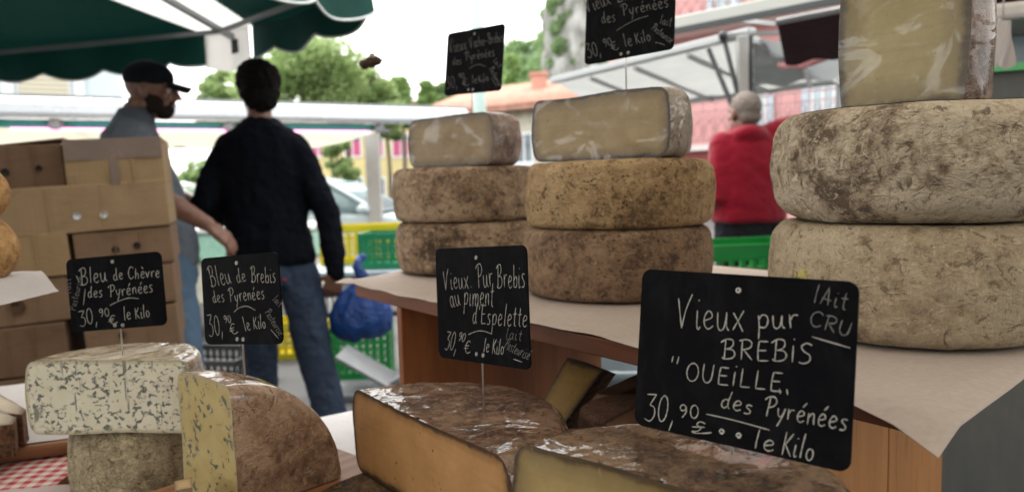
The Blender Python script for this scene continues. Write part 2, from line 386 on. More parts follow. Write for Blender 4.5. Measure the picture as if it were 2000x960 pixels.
# ------------------------------------------------------------------ ground, hills
def ground_mat():
    t = NT('asphalt'); c = t.co(); n = t.noise(c, .8, 6, .6, .4); g = t.noise(c, 160, 3, .7); k = t.vor(c, .6, 'DISTANCE_TO_EDGE')
    col = t.ramp(n, [(.35, (.05, .05, .052)), (.65, (.095, .092, .09))]); col = t.mix(t.math('MULTIPLY', g, .5), col, (.09, .09, .09))
    col = t.mix(t.ramp(k, [(.008, .7), (.02, 0.0)]), col, (.04, .04, .042))
    t.set(base=col, rough=.75, normal=t.bump(g, .4, .004)); return t.m
mb = MB(); S_ = 700; mb.add([(-S_, -S_, 0), (S_, -S_, 0), (S_, S_, 0), (-S_, S_, 0)], [(0, 1, 2, 3)])
tag(mb.build('ground', ground_mat()), kind='structure')

LEAF = {'a': leaf('leaf_birch', (.25, .37, .13), (.44, .54, .26), .62), 'b': leaf('leaf_lime', (.21, .32, .13), (.36, .47, .22), .6), 'c': leaf('leaf_conifer', (.19, .31, .09), (.33, .45, .17), .5), 'd': leaf('leaf_hill', (.18, .29, .13), (.31, .43, .2), .45)}
BARK = plain('bark', (.16, .13, .10), .9, 0, .3, 9, .5)
def leaves(name, cl, n, size, mat, parent=None, flat=.0):
    """cl: list of (centre, radii); n leaves spread through those clumps"""
    wts = np.array([c[1][0] * c[1][1] * c[1][2] for c in cl]); wts = wts ** .8; wts /= wts.sum(); idx = np.random.choice(len(cl), n, p=wts)
    C = np.array([tuple(cl[i][0]) for i in idx]); Rr = np.array([tuple(cl[i][1]) for i in idx])
    d = np.random.normal(size=(n, 3)); d /= np.linalg.norm(d, axis=1)[:, None]; q = np.random.uniform(.35, 1.0, n) ** .5
    P = C + d * Rr * q[:, None]
    a = np.random.normal(size=(n, 3)); a /= np.linalg.norm(a, axis=1)[:, None]; b = np.cross(a, np.random.normal(size=(n, 3))); b /= np.linalg.norm(b, axis=1)[:, None]
    s = size * np.random.uniform(.6, 1.4, n)[:, None]
    vs = np.stack([P - a * s, P + b * s * .55, P + a * s, P - b * s * .55], 1).reshape(-1, 3)
    me = bpy.data.meshes.new(name); me.from_pydata(vs.tolist(), [], [(4 * i, 4 * i + 1, 4 * i + 2, 4 * i + 3) for i in range(n)]); me.materials.append(mat)
    o = bpy.data.objects.new(name, me); COL.objects.link(o); o.parent = parent; return o
def tree(name, base, h, spread, kind, label, n, lsize, low=.25, seed=1, group='trees behind the market', dense=1.0):
    rnd = random.Random(seed); root = thing(name, label, 'tree', base, 0, group)
    tm = MB(); top = V((rnd.uniform(-.04, .04) * h, 0, h * (.97 if kind == 'c' else .9))); pts = [V((0, 0, -.1)).lerp(top, k / 6) + V((rnd.uniform(-.012, .012) * h, rnd.uniform(-.012, .012) * h, 0)) for k in range(7)]
    tr = [h * .022 * (1 - .12 * k) for k in range(7)]; tm.tube(pts, tr, 9); cl = []
    for k in range(int((16 if kind != 'c' else 46) * dense) + 4):
        f = rnd.uniform(low, 1.0); p0 = V((0, 0, 0)).lerp(top, f); az = rnd.uniform(0, 6.283); L = spread * (1.05 - abs(f - .45) * .95) * rnd.uniform(.55, 1.0)
        if kind == 'c': L = spread * (1 - f) ** .8 * rnd.uniform(.8, 1.1) + .06 * spread
        p1 = p0 + V((math.cos(az) * L, math.sin(az) * L, L * (rnd.uniform(-.1, .6) if kind != 'c' else -.15)))
        mid = p0.lerp(p1, .5) + V((0, 0, .08 * L)); tm.tube([p0, mid, p1], [h * .008, h * .005, h * .002], 6)
        for q in (.45, .75, 1.0):
            c = p0.lerp(p1, q) + V((rnd.uniform(-1, 1), rnd.uniform(-1, 1), rnd.uniform(-.8, .8))) * spread * .12; r = spread * rnd.uniform(.2, .38)
            cl.append((c, (r, r, r * (.75 if kind != 'c' else .45))))
    tm.build('trunk', BARK, root)
    leaves('crown', cl, n, lsize, LEAF[kind], root)
    return root
def at_ground(px, Y): 
    q = W(px, 400, Y); return (q.x, q.y, 0)
def ht(py, px, Y): return W(px, py, Y).z
# hill with the rock tower
def hillh(x, y):
    f = max(0, min(1, (y - 88) / 45)); f = f * f * (3 - 2 * f)
    prof = np.interp(x, [-120, -40, -15, -10, -1.4, 5.4, 12, 30, 60, 140], [1, 2, 12, 17, 22.5, 25, 30, 36, 40, 44])
    return f * prof * (1 + .1 * fbm((x, y, 0), .05)) + f * 1.6 * fbm((x, y, 0), .25) - .4
def hill_mat():
    t = NT('hillside'); n = t.noise(t.co(), .25, 6, .65); t.set(base=t.ramp(n, [(.4, (.09, .16, .06)), (.62, (.24, .25, .19))]), rough=.95, normal=t.bump(n, .6, 1.0)); return t.m
mb = MB(); mb.grid(lambda u, v: (lambda x, y: (x, y, hillh(x, y)))(-120 + 280 * u, 86 + 90 * v), 110, 40)
tag(mb.build('hill', hill_mat()), kind='structure')
def rock_mat():
    t = NT('limestone'); n = t.noise(t.co((1, 1, .35)), .5, 8, .68, .8); k = t.noise(t.co(), 1.9, 5, .7)
    col = t.ramp(n, [(.36, (.15, .145, .13)), (.5, (.33, .32, .30)), (.64, (.48, .47, .45))]); col = t.mix(t.ramp(k, [(.56, 0.0), (.68, .7)]), col, (.12, .17, .08))
    t.set(base=col, rough=.9, normal=t.bump(n, .9, .8)); return t.m
cc = W(1200, 200, 104); mb = MB()
def cliff(u, v):
    a = 2 * math.pi * u; z = -2 + 44 * v; r = 10.4 * (1 - .12 * v) * (1 + .16 * fbm((math.cos(a) * 2, math.sin(a) * 2, z * .09), 1.0, 4, 3) + .05 * fbm((math.cos(a) * 6, math.sin(a) * 6, z * .4), 1.0, 4, 8))
    if v > .95: r *= (1 - v) / .05 * .8 + .2
    return (cc.x + r * math.cos(a), cc.y + r * math.sin(a) * .9, z)
mb.grid(cliff, 120, 90); tag(mb.build('rock_tower', rock_mat()), 'tall grey limestone rock rising behind the cropped slate', 'rock')
cl = []
for k in range(190):
    x = random.uniform(-26, 24); y = random.uniform(98, 131); r = random.uniform(1.0, 2.6); cl.append(((x, y, hillh(x, y) + r * .4), (r, r, r * .9)))
tag(leaves('woods', cl, 40000, .36, LEAF['d']), kind='stuff')
cl = []
for k in range(170):
    a = random.uniform(math.pi, 2 * math.pi + .4); v = random.choice([random.uniform(.35, .62), random.uniform(.55, .98), random.uniform(.1, .3)]); p = V(cliff(a / (2 * math.pi) % 1, v)); r = random.uniform(.4, 1.3)
    cl.append((p, (r, r * .8, r)))
tag(leaves('undergrowth', cl, 30000, .24, LEAF['d']), kind='stuff')
# trees
tree('conifer_tree', at_ground(1013, 62), ht(104, 1013, 62), 1.45, 'c', 'bright green pointed conifer between the faint slate and the rock', 7000, .16, .05, 3, dense=2.2)
tree('birch_tree', at_ground(600, 19), ht(40, 600, 19), 1.8, 'a', 'airy light green tree showing under the corner of the green parasol', 23000, .052, .5, 5, dense=1.4)
tree('birch_tree', at_ground(455, 23), ht(112, 455, 23), .75, 'a', 'small light green tree between the two men', 16000, .05, .3, 8)
tree('lime_tree', at_ground(742, 22), ht(118, 742, 22), .95, 'a', 'light green tree above the middle of the white awning bar', 13000, .052, .62, 11)
for px, py, Y, lb, sd in ((530, 118, 27, 'bushy tree right behind the head of the man in black', 31), (618, 128, 33, 'wide tree filling the gap below the birch', 32), (652, 140, 25, 'low tree just above the awning bar beside the man in black', 33), (722, 142, 29, 'low tree under the hovering insect', 34), (440, 135, 31, 'tree between the cap brim and the dark haired head', 35), (690, 120, 30, 'slim tree beyond the birch, topped by open sky', 13), (798, 148, 34, 'small pointed tree beside the roof end', 14), (832, 158, 36, 'pointed dark tree touching the red tiled roof', 15), (765, 165, 28, 'low bushy tree behind the awning bar', 16), (870, 150, 40, 'green tree partly behind the faint slate', 17)):
    tree('lime_tree', at_ground(px, Y), ht(py, px, Y), 1.0 if Y < 35 else .9, 'c' if px in (798, 832) else 'b', lb, 14000, .075, .66 if px not in (530, 440) else .5, sd)
tree('birch_tree', at_ground(668, 15), ht(262, 668, 15), .42, 'a', 'low leafy shrub tree before the yellow house', 9000, .04, .2, 21)
tree('lime_tree', at_ground(372, 15), ht(300, 372, 15), .55, 'b', 'leafy shrub seen between the two men under the cream awning', 1800, .06, .15, 23)

# ------------------------------------------------------------------ houses
ROOF = plain('terracotta', (.46, .24, .175), .8, 0, .25, 3.0, .5)
def stone_mat():
    t = NT('rubble_wall'); c = t.co(); v = t.vor(c, 3.2); e = t.vor(c, 3.2, 'DISTANCE_TO_EDGE'); n = t.noise(c, 4, 5, .6)
    col = t.ramp(t.math('ADD', t.math('MULTIPLY', v, .5), t.math('MULTIPLY', n, .6)), [(.3, (.34, .3, .23)), (.7, (.62, .57, .45))]); col = t.mix(t.ramp(e, [(.02, 1.0), (.07, 0.0)]), col, (.55, .52, .45))
    t.set(base=col, rough=.9, normal=t.bump(e, .4, .05)); return t.m
def facade(root, a, b, z0, z1, mat, name='wall', th=.3):
    """a wall from a to b (plan points), thickness away from the viewer"""
    a, b = V(a), V(b); d = (b - a).normalized(); nrm = V((-d.y, d.x, 0)); 
    mb = MB(); mb.prism([V((a.x, a.y, z0)), V((b.x, b.y, z0)), V((b.x, b.y, z1)), V((a.x, a.y, z1))], nrm * th); return mb.build(name, mat, root), d, nrm
GLASS_D = plain('window_glass', (.10, .13, .15), .08, 0, .1, 3, 0, .8); WHITE = plain('white_paint', (.74, .75, .76), .5, 0, .05, 6)
def window(root, a, d, nrm, s, z, w_, h_, frame=WHITE, glass=GLASS_D, curtain=None, sill=True, mull=1, proud=.05):
    o = V((a[0], a[1], 0)) + d * s; ax = Matrix((d, nrm, V((0, 0, 1)))).transposed(); P = lambda x, y, zz: o + d * x + nrm * y + V((0, 0, zz))
    fw = .09; m = MB()
    m.box(P(0, -proud / 2, z + h_ / 2 - fw / 2), (w_, proud, fw), ax); m.box(P(0, -proud / 2, z - h_ / 2 + fw / 2), (w_, proud, fw), ax)
    for sx in (-1, 1): m.box(P(sx * (w_ / 2 - fw / 2), -proud / 2, z), (fw, proud * .96, h_ - 2 * fw), ax)
    for k in range(mull): m.box(P((k + 1) * w_ / (mull + 1) - w_ / 2, -proud * .45, z), (fw * .7, proud * .8, h_ - 2 * fw), ax)
    f = m.build('window', frame, root)
    g = MB(); g.box(P(0, -.006, z), (w_ - 2 * fw, .008, h_ - 2 * fw), ax); g.build('pane', glass, f)
    if curtain:
        cm = MB(); cm.grid(lambda u, v: P((u - .5) * (w_ - 2 * fw) * .98, -.014 - .004 * math.sin(u * 40), z - (h_ - 2 * fw) * (.5 - v * .7)), 40, 1); cm.build('curtain', curtain, f)
    if sill: m = MB(); m.box(P(0, -.07, z - h_ / 2 - .04), (w_ + .16, .14, .06), ax); m.build('sill', WHITE, f)
    return f
# yellow house behind the parked car
yh = thing('yellow_house', 'yellow house with pink curtained windows behind the concrete post', 'house', at_ground(800, 40))
inv = lambda o: None
YEL = plain('yellow_render', (.66, .55, .26), .85, 0, .06, 2.0, .15); PINK = plain('pink_curtain', (.55, .10, .22), .8, 0, .1, 8)
def rel(o):  # children built in world space, then hung under their thing
    M = o.matrix_world.inverted() if False else Matrix.Translation(-V(o.location))
    for c in o.children:
        if c.type == 'MESH': c.data.transform(M)
        for g in c.children_recursive: 
            if g.type == 'MESH': g.data.transform(M)
A = W(470, 300, 40); B = W(985, 300, 42)
_, d, nrm = facade(yh, (A.x, A.y, 0), (B.x, B.y, 0), 0, 5.6, YEL)
for px in (560, 624, 690, 733, 783, 850, 920):
    s = (W(px, 300, 41).xy - V((A.x, A.y))).dot(V((d.x, d.y)))
    window(yh, A, d, nrm, s, ht(284, px, 41), 1.0, 1.35, curtain=PINK, sill=False); window(yh, A, d, nrm, s, ht(372, px, 41), 1.0, 1.5, curtain=None if px < 750 else PINK, sill=False)
m = MB(); zt_ = ht(264, 780, 41) + 1.1; o = V((A.x, A.y, 0))
m.prism([o + d * -.5 - nrm * .6 + V((0, 0, 5.6)), o + d * ((B - A).length + .5) - nrm * .6 + V((0, 0, 5.6)), o + d * ((B - A).length + .5) + nrm * 4 + V((0, 0, 6.0)), o + d * -.5 + nrm * 4 + V((0, 0, 6.0))], (0, 0, .15)); m.build('roof', ROOF, yh)
rel(yh)
# unseen house front added behind the camera to shade the stall and its film
bh = thing('added_house', 'long grey stone house across the lane at the photographer\'s back', 'house', (0, -9.5, 0))
FA, d, nrm = facade(bh, (16, -9.5, 0), (-13, -9.5, 0), 0, 9.5, plain('grey_render', (.26, .235, .21), .85, 0, .1, 1.5))
for k in range(8):
    for z in (1.6, 4.6, 7.4): window(bh, (16, -9.5), d, nrm, 2.2 + k * 3.4, z, 1.2, 1.7)
rel(bh)
# stone house with the long tiled roof
sh = thing('stone_house', 'stone house with long red tiled roof below the hill', 'house', at_ground(960, 26))
A = W(835, 212, 28); B = W(1150, 190, 24); ze = ht(214, 960, 26)
_, d, nrm = facade(sh, (A.x, A.y, 0), (B.x, B.y, 0), 0, ze, stone_mat())
o = V((A.x, A.y, 0)); L = (B - A).length; zr = ze + 1.15
m = MB(); m.prism([o - d * .6 - nrm * .5 + V((0, 0, ze - .1)), o + d * (L + .5) - nrm * .5 + V((0, 0, ze - .1)), o + d * (L + .5) + nrm * 3.6 + V((0, 0, zr)), o - d * (-1.4) + nrm * 3.6 + V((0, 0, zr))], (0, 0, .14))
rf = m.build('roof', ROOF, sh)
for k in range(46): pass
m = MB()
for k in range(60):
    q = o + d * (-.5 + k * (L + .9) / 60); m.tube([q - nrm * .52 + V((0, 0, ze + .05)), q + nrm * 3.5 + V((0, 0, zr + .15))], .06, 6)
m.build('tile_ridges', ROOF, rf)
p = W(1056, 172, 26); m = MB(); m.box((p.x, p.y + 1.5, p.z), (.55, .55, 1.3)); m.box((p.x, p.y + 1.5, p.z + .68), (.68, .68, .1)); m.build('chimney', plain('chimney_render', (.52, .27, .21), .85, 0, .12, 3), rf)
for px in (985, 1040): window(sh, A, d, nrm, (W(px, 280, 26).xy - V((A.x, A.y))).dot(V((d.x, d.y))), ht(290, px, 26), .8, 1.1)
rel(sh)
# pale house with shutters, upper left
ph = thing('pale_house', 'pale blue house with a beige shuttered window above the awning bar', 'house', at_ground(100, 15))
A = W(-160, 160, 15); B = W(238, 160, 17)
_, d, nrm = facade(ph, (A.x, A.y, 0), (B.x, B.y, 0), 0, 6.4, plain('pale_blue_render', (.60, .68, .72), .85, 0, .05, 2))
def louvre_mat(col):
    t = NT('louvre'); wv = t.wave(t.co((0, 0, 1)), 3.2, 0, 0, 1, 'Z'); t.set(base=t.mix(wv, tuple(col), tuple(q * .7 for q in col)), rough=.7, normal=t.bump(wv, .6, .02)); return t.m
LOUV = louvre_mat((.62, .57, .44)); LOUVB = louvre_mat((.55, .66, .74))
def shutter(root, a, d, nrm, s, z, w_, h_, mat):
    m = MB(); ax = Matrix((d, nrm, V((0, 0, 1)))).transposed(); o = V((a[0], a[1], 0)) + d * s
    m.box(o - nrm * .09 + V((0, 0, z)), (w_, .04, h_), ax, .006); return m.build('shutter', mat, root)
s = (W(88, 165, 15.5).xy - V((A.x, A.y))).dot(V((d.x, d.y)))
window(ph, A, d, nrm, s, ht(165, 88, 15.5), 1.05, 1.3); shutter(ph, A, d, nrm, s, ht(165, 88, 15.5), .9, 1.15, LOUV)
for s2, mm in ((s - .66, WHITE), (s + .66, WHITE)): shutter(ph, A, d, nrm, s2, ht(165, 88, 15.5), .22, 1.35, mm)
rel(ph)
# pink house with wrought iron balconies
pk = thing('pink_house', 'pink house front with wrought iron balconies behind the man in red', 'house', at_ground(1400, 22))
A = W(1190, 260, 24.0); B = W(2250, 260, 14.2)
PINKW = plain('pink_render', (.66, .34, .33), .85, 0, .05, 1.5, .1)
_, d, nrm = facade(pk, (A.x, A.y, 0), (B.x, B.y, 0), 0, 13, PINKW)
Lp = (B - A).length; zf = ht(285, 1365, 22); 
def sat(px): # distance along the front at which the photograph shows px
    q = W(px, 260, 1) - CAM; a2 = V((A.x, A.y)); dd_ = V((d.x, d.y)); k = q.x / q.y
    return (k * A.y - A.x) / (d.x - k * d.y)
IRON = plain('wrought_iron', (.36, .22, .22), .6, 0, .1, 8)
for storey in (0, 1):
    z0 = zf + storey * 3.3
    m = MB(); ax = Matrix((d, nrm, V((0, 0, 1)))).transposed(); m.box(V((A.x, A.y, z0 - .1)) + d * (Lp / 2) - nrm * .4, (Lp, .8, .16), ax); bal = m.build('balcony', plain('balcony_slab', (.62, .56, .54), .8), pk)
    m = MB(); o = V((A.x, A.y, z0)) - nrm * .75; H = 1.12
    m.bar(o + V((0, 0, H)), o + d * Lp + V((0, 0, H)), .05, .05); m.bar(o + V((0, 0, .08)), o + d * Lp + V((0, 0, .08)), .04, .04); m.bar(o + V((0, 0, .88)), o + d * Lp + V((0, 0, .88)), .03, .03)
    s = .2
    while s < Lp - .2:
        q = o + d * s; m.tube([q + V((0, 0, .08)), q + V((0, 0, H))], .016, 5)
        c = q + d * .19 + V((0, 0, .36)); m.tube([c + d * (.13 * math.cos(R(a))) + V((0, 0, .22 * math.sin(R(a)))) for a in range(0, 361, 30)], .016, 5)
        c = q + d * .19 + V((0, 0, .70)); m.tube([c + d * (.10 * math.cos(R(a)) * (1 - a / 900)) + V((0, 0, .12 * math.sin(R(a)) * (1 - a / 900))) for a in range(-90, 361, 30)], .014, 5)
        s += .38
    m.build('railing', IRON, bal)
    for px in ((1478, 1608, 1750, 1900) if storey == 0 else (1418, 1560, 1700, 1850)):
        s = sat(px); wz = z0 + 1.15
        window(pk, A, d, nrm, s, wz + .05, .66, 2.3, sill=False, glass=plain('pale_pane', (.42, .52, .55), .15, 0, .1, 2))
        shutter(pk, A, d, nrm, s - .44, wz, .2, 2.25, LOUVB); shutter(pk, A, d, nrm, s + .44, wz, .2, 2.25, LOUVB)
m = MB(); m.box(V((A.x, A.y, 1.75)) + d * (Lp / 2) - nrm * .1, (Lp, .2, .3), ax); m.build('cornice', plain('red_cornice', (.55, .16, .15), .7), pk)
rel(pk)

# ------------------------------------------------------------------ street and stalls behind
m = MB(); b0 = at_ground(943, 8); q1 = W(932, -140, 8.0)
pole = thing('lamp_post', 'pale green steel pole rising behind the faint small slate', 'pole', b0)
m.tube([(0, 0, .25), (0, 0, 1.6), (-.01, 0, 5.2)], [.076, .072, .05], 20); m.build('shaft', plain('pale_green_paint', (.46, .60, .56), .45, .0, .05, 5), pole)
m = MB(); m.lathe([(.13, 0), (.13, .2), (.085, .26), (.07, .3)], 20); m.build('base', plain('pale_green_paint', (.46, .60, .56), .45, .0, .05, 5), pole)
m = MB(); m.tube([(-.01, 0, 5.1), (-.1, 0, 5.6), (-.5, 0, 5.75)], .035, 8); m.box((-.7, 0, 5.74), (.5, .2, .09), None, .03); m.build('lamp_head', plain('lamp_grey', (.5, .52, .52), .4), pole)

CONC = plain('concrete', (.42, .40, .37), .85, 0, .1, 6, .3)
b0 = V(at_ground(733, 9.4)); m = MB(); m.box((0, 0, ht(238, 733, 9.4) / 2), (.17, .17, ht(238, 733, 9.4)), None, .012); o = m.build('post', CONC, None); o.location = b0
tag(o, 'square concrete post under the white awning bar, before the yellow house', 'post')
# the awning of the stall across the lane
aw = thing('market_awning', 'long white awning bar with cream canvas and a pink light tube behind the two men', 'awning', at_ground(300, 7))
ALU = plain('white_aluminium', (.74, .76, .80), .28, .25, .04, 4); 
A = W(-120, 203, 6.4); B = W(905, 229, 8.9); A.z = B.z = (A.z + B.z) / 2
d = (B - A).normalized(); nrm = V((-d.y, d.x, 0)); up = V((0, 0, 1)); hb = .105
prof = [(-.10, -.9), (-.13, -.55), (-.13, .2), (-.10, .6), (-.02, 1.0), (.1, 1.0), (.12, -.6), (.1, -.9)]
m = MB(); m.prism([A + nrm * x + up * (y * hb) for x, y in prof], B - A); m.build('cassette', ALU, aw)
m = MB(); m.bar(A - nrm * .134 + up * .088, B - nrm * .134 + up * .088, .012, .03); m.build('trim_strip', plain('grey_trim', (.3, .31, .32), .4), aw)
m = MB(); m.bar(A + nrm * .05 - up * .145, A + (B - A) * .79 + nrm * .05 - up * .145, .05, .07); m.build('green_strip', plain('stripe_green', (.05, .33, .27), .6), aw)
m = MB(); m.tube([A + (B - A) * .1 - nrm * .02 - up * .2, A + (B - A) * .765 - nrm * .02 - up * .2], .014, 10); m.build('light_tube', glow('pink_tube', (.95, .30, .55), 1.5), aw)
CREAM = thin_cloth('cream_canvas', (.78, .73, .58), .35)
m = MB(); m.grid(lambda u, v: A + (B - A) * (u * (.80 - .1 * v)) + nrm * (.12 + v * 2.6) + up * (-.17 - v * .04 - .03 * math.sin(u * 40) * v - .07 * math.sin(math.pi * v)), 60, 12); m.build('canvas', CREAM, aw)
for u in (.17, .47, .79):
    q = A + (B - A) * u; m = MB(); m.box(q + nrm * .0 - up * .155, (.1, .12, .1), None, .02); m.tube([q - up * .18 - nrm * .02, q - up * .19 + d * .12], .018, 8); m.tube([q - up * .18, q + d * .16 - up * .12 + nrm * .3, q + d * .3 + nrm * 1.2 - up * .1], .016, 8); m.build('bracket', plain('bracket_grey', (.28, .28, .29), .5, .3), aw)
m = MB(); q = A + nrm * 2.6; m.bar(q + up * (-.22), q + (B - A) * .8 + up * (-.22), .05, .05)
for u in (.02, .36, .7): m.bar((q + (B - A) * u).xy.to_3d(), q + (B - A) * u - up * .2, .05, .05)
m.build('rear_frame', plain('frame_grey', (.36, .37, .38), .5, .3), aw)
rel(aw)
# refrigerated counter between the men
ct = thing('market_counter', 'cream and pale green market counter between the two men', 'counter', at_ground(400, 6.2))
p = at_ground(400, 6.2); zt = ht(440, 410, 6.0)
m = MB(); m.box((0, 0, zt - .46), (1.9, .7, .34), None, .02); m.build('body', plain('counter_cream', (.62, .60, .50), .5), ct)
m = MB(); m.box((0, -.02, zt - .17), (1.96, .76, .22), None, .03); m.build('display_band', plain('counter_green', (.33, .58, .46), .35), ct)
m = MB(); m.box((0, -.02, zt - .035), (2.0, .8, .045), None, .012); m.build('worktop', plain('counter_white', (.74, .75, .74), .3), ct)
for sx in (-.85, -.3, .3, .85):
    m = MB(); m.tube([(sx, -.25, 0), (sx, -.25, zt - .6)], .035, 10); m.build('leg', plain('pale_plastic', (.6, .66, .68), .4), ct)
# parked cars
def car(name, loc, rz, paint, label, sc=1.0):
    root = thing(name, label, 'car', loc, rz, 'cars parked behind the stalls'); L = 4.1; Wc = 1.7
    prof = [(-2.05, .32), (-2.06, .75), (-1.9, .95), (1.0, 1.0), (1.75, .86), (2.02, .68), (2.06, .36), (1.9, .24), (-1.9, .24)]
    m = MB(); rings = []
    for y, ins in ((-.85, .06), (-.83, .02), (-.7, 0), (.7, 0), (.83, .02), (.85, .06)): rings.append([V((x * (1 - ins * .4), y, z + (.62 - z) * ins)) for x, z in prof])
    m.rings(rings); bo = m.build('body', paint, root); subdiv(bo, 1); b = bo.modifiers.new('b', 'BEVEL')
    b.width = .03; b.segments = 2
    roofp = [(-1.85, .93), (-1.6, 1.38), (-1.1, 1.5), (.0, 1.5), (.35, 1.42), (1.15, .98)]
    m = MB(); m.rings([[V((x, y * (1 - .16 * max(0, (z - .95) / .55)), z)) for x, z in roofp] for y in (-.8, -.78, .78, .8)]); gh = m.build('greenhouse', plain('car_glass', (.30, .42, .44), .06, 0, .1, 2, 0, .9), root)
    m = MB(); m.grid(lambda u, v: (-1.62 + 1.95 * u, (v - .5) * 1.36, 1.40 + .115 * math.sin(math.pi * u) ** .6 + .03 * math.sin(math.pi * v)), 14, 8); m.build('roof', paint, root)
    for sy in (-1, 1):
        for a, b_ in (((.35, 1.43), (1.15, .97)), ((-.45, 1.5), (-.4, .97)), ((-1.6, 1.38), (-1.86, .93))): m = MB(); m.bar((a[0], sy * .69, a[1]), (b_[0], sy * .795, b_[1]), .06, .035); m.build('window_pillar', paint, root)
        m = MB(); m.ball((.95, sy * .92, 1.02), (.1, .06, .07)); m.build('mirror', paint, root)
        m = MB(); m.ball((1.93, sy * .62, .66), (.13, .16, .09)); m.build('headlight', plain('lamp_glass', (.75, .78, .8), .1), root)
        for x in (-1.3, 1.3):
            axm = Matrix.Rotation(math.pi / 2, 3, 'X'); m = MB(); m.lathe([(.2, -.1), (.29, -.1), (.31, -.06), (.31, .06), (.29, .1), (.2, .1)], 24, (x, sy * .76, .31), True, axm)
            wh = m.build('wheel', plain('tyre', (.03, .03, .03), .8), root)
            m = MB(); m.lathe([(.02, -.07), (.19, -.09), (.21, -.1), (.21, .1), (.19, .09), (.02, .07)], 20, (x, sy * .765, .31), True, axm); m.build('wheel_rim', metal('rim_grey', (.5, .5, .52), .35), wh)
    root.scale = (sc,) * 3
    return root
car('parked_car', at_ground(628, 10.2), R(-6), plain('paint_silver', (.56, .66, .70), .25, .2, .03, 2), 'pale silver car parked before the yellow house', .88)
car('parked_car', at_ground(330, 9.6), R(4), plain('paint_white', (.72, .74, .74), .25, .0, .03, 2), 'white car seen between the two men above the counter', .88)

# the green parasol over the neighbouring stall
par = thing('market_parasol', 'dark green market parasol with a white seam panel over the two men', 'parasol', (-2.45, 3.0, 0))
GREEN = thin_cloth('green_canvas', (.003, .052, .04), .05); WCAN = thin_cloth('white_canvas', (.74, .73, .70), .5); PIPE = plain('white_piping', (.75, .77, .76), .7)
FRM = plain('parasol_frame', (.24, .25, .26), .45, .3, .08, 10)
zE = 2.10
F = W(462, 80, 4.2); N = W(724, 12, 3.3); Lf = W(-30, 110, 4.7); Mn = W(455, -75, 2.55)
corners = [Lf.xy, F.xy, N.xy, Mn.xy, V((-2.0, 1.6)), V((-3.5, 1.9)), V((-4.4, 3.1)), V((-4.1, 4.3))]
ctr = V((-2.45, 3.0)); apex = V((-2.45, 3.0, 2.75))
C3 = [V((c.x, c.y, zE)) for c in corners]
def roofpt(a, b, u, v): p = a.lerp(b, u); q = apex.lerp(p, v); q.z -= .05 * math.sin(math.pi * v) + .03 * math.sin(math.pi * u) * v; return q
nC = len(C3); SEAM = .2
for k in range(nC):
    a, b = C3[k], C3[(k + 1) % nC]
    def pan(u, v, a=a, b=b, k=k):
        v = .02 + .98 * v; dl_ = min(.5, (SEAM + .45 * (1 - v)) / ((b - a).length * v))
        if k == 0: u = u * (1 - dl_)
        if k == 1: u = dl_ + u * (1 - dl_)
        return roofpt(a, b, u, v)
    m = MB(); m.grid(pan, 14, 14); m.build('canopy_panel', GREEN, par)
    ln = (b - a).length; ns = max(2, round(ln / .42))
    def val(u, v, a=a, b=b, ns=ns):
        p = roofpt(a, b, u, 1.0); out_ = (p.xy - ctr).normalized(); dep = .135 + .05 * abs(math.sin(math.pi * u * ns)) ** .7
        wv = .02 * math.sin(u * ns * 5.1 + k) * v
        return p + V((out_.x * wv, out_.y * wv, -dep * v + .004))
    u0_, u1_ = (0, 1 - .19 / ln) if k == 0 else ((.19 / ln, 1) if k == 1 else (0, 1))
    m = MB(); m.grid(lambda u, v: val(u0_ + (u1_ - u0_) * u, v), 60, 5); m.build('valance', GREEN, par)
    m = MB(); m.tube([V(val(u0_ + (u1_ - u0_) * j / 60, 1.0)) for j in range(61)], .006, 6); m.build('piping', PIPE, par)
# white seam panel down the hip at F
hip = C3[1]; e1 = (C3[0] - hip).normalized(); e2 = (C3[2] - hip).normalized()
def seam(u, v):
    v = .02 + .98 * v
    if u < .5: a, b = C3[0], C3[1]; dl_ = min(.5, (SEAM + .45 * (1 - v)) * 1.03 / ((b - a).length * v)); uu = 1 - dl_ * (1 - u * 2)
    else: a, b = C3[1], C3[2]; dl_ = min(.5, (SEAM + .45 * (1 - v)) * 1.03 / ((b - a).length * v)); uu = dl_ * (u * 2 - 1)
    return roofpt(a, b, uu, v) + V((0, 0, -.004))
m = MB(); m.grid(seam, 12, 24); m.build('white_seam', WCAN, par)
def drop(u, v):
    sd = (e1 if u < .5 else e2); wv = abs(u - .5) * 2 * .19; p = hip + sd * wv; o_ = (hip.xy - ctr).normalized(); z = -.2 * v - .03 * v * math.sin(math.pi * u) - .02 * wv
    return p + V((o_.x * (-.02 + .02 * math.sin(u * 9) * v), o_.y * (-.02), z - .004))
m = MB(); m.grid(drop, 16, 10); wd = m.build('white_valance', WCAN, par)
m = MB(); q = V(drop(.56, .42)); fw_ = (CAM - q).normalized(); sx = e2.cross(V((0, 0, 1))); ax = Matrix((e2, V((0, 0, 1)).cross(e2) * -1, V((0, 0, 1)))).transposed(); m.box(q + fw_ * .05, (.075, .004, .075), ax); m.build('sewn_label', plain('label_black', (.025, .03, .03), .7, 0, .5, 90), par)
for k in range(nC):
    m = MB(); c3 = C3[k]; m.bar(apex + V((0, 0, -.12)), c3 + V((0, 0, -.055)), .035, .028); m.build('rib', FRM, par)
    mid = apex.lerp(c3, .55) + V((0, 0, -.11)); m = MB(); m.bar(V((ctr.x, ctr.y, 2.12)), mid, .022, .022); m.build('strut', FRM, par)
    m = MB(); a, b = C3[k], C3[(k + 1) % nC]; m.bar(apex.lerp(a, .93) + V((0, 0, -.075)), apex.lerp(b, .93) + V((0, 0, -.075)), .018, .024); m.build('spreader_bar', FRM, par)
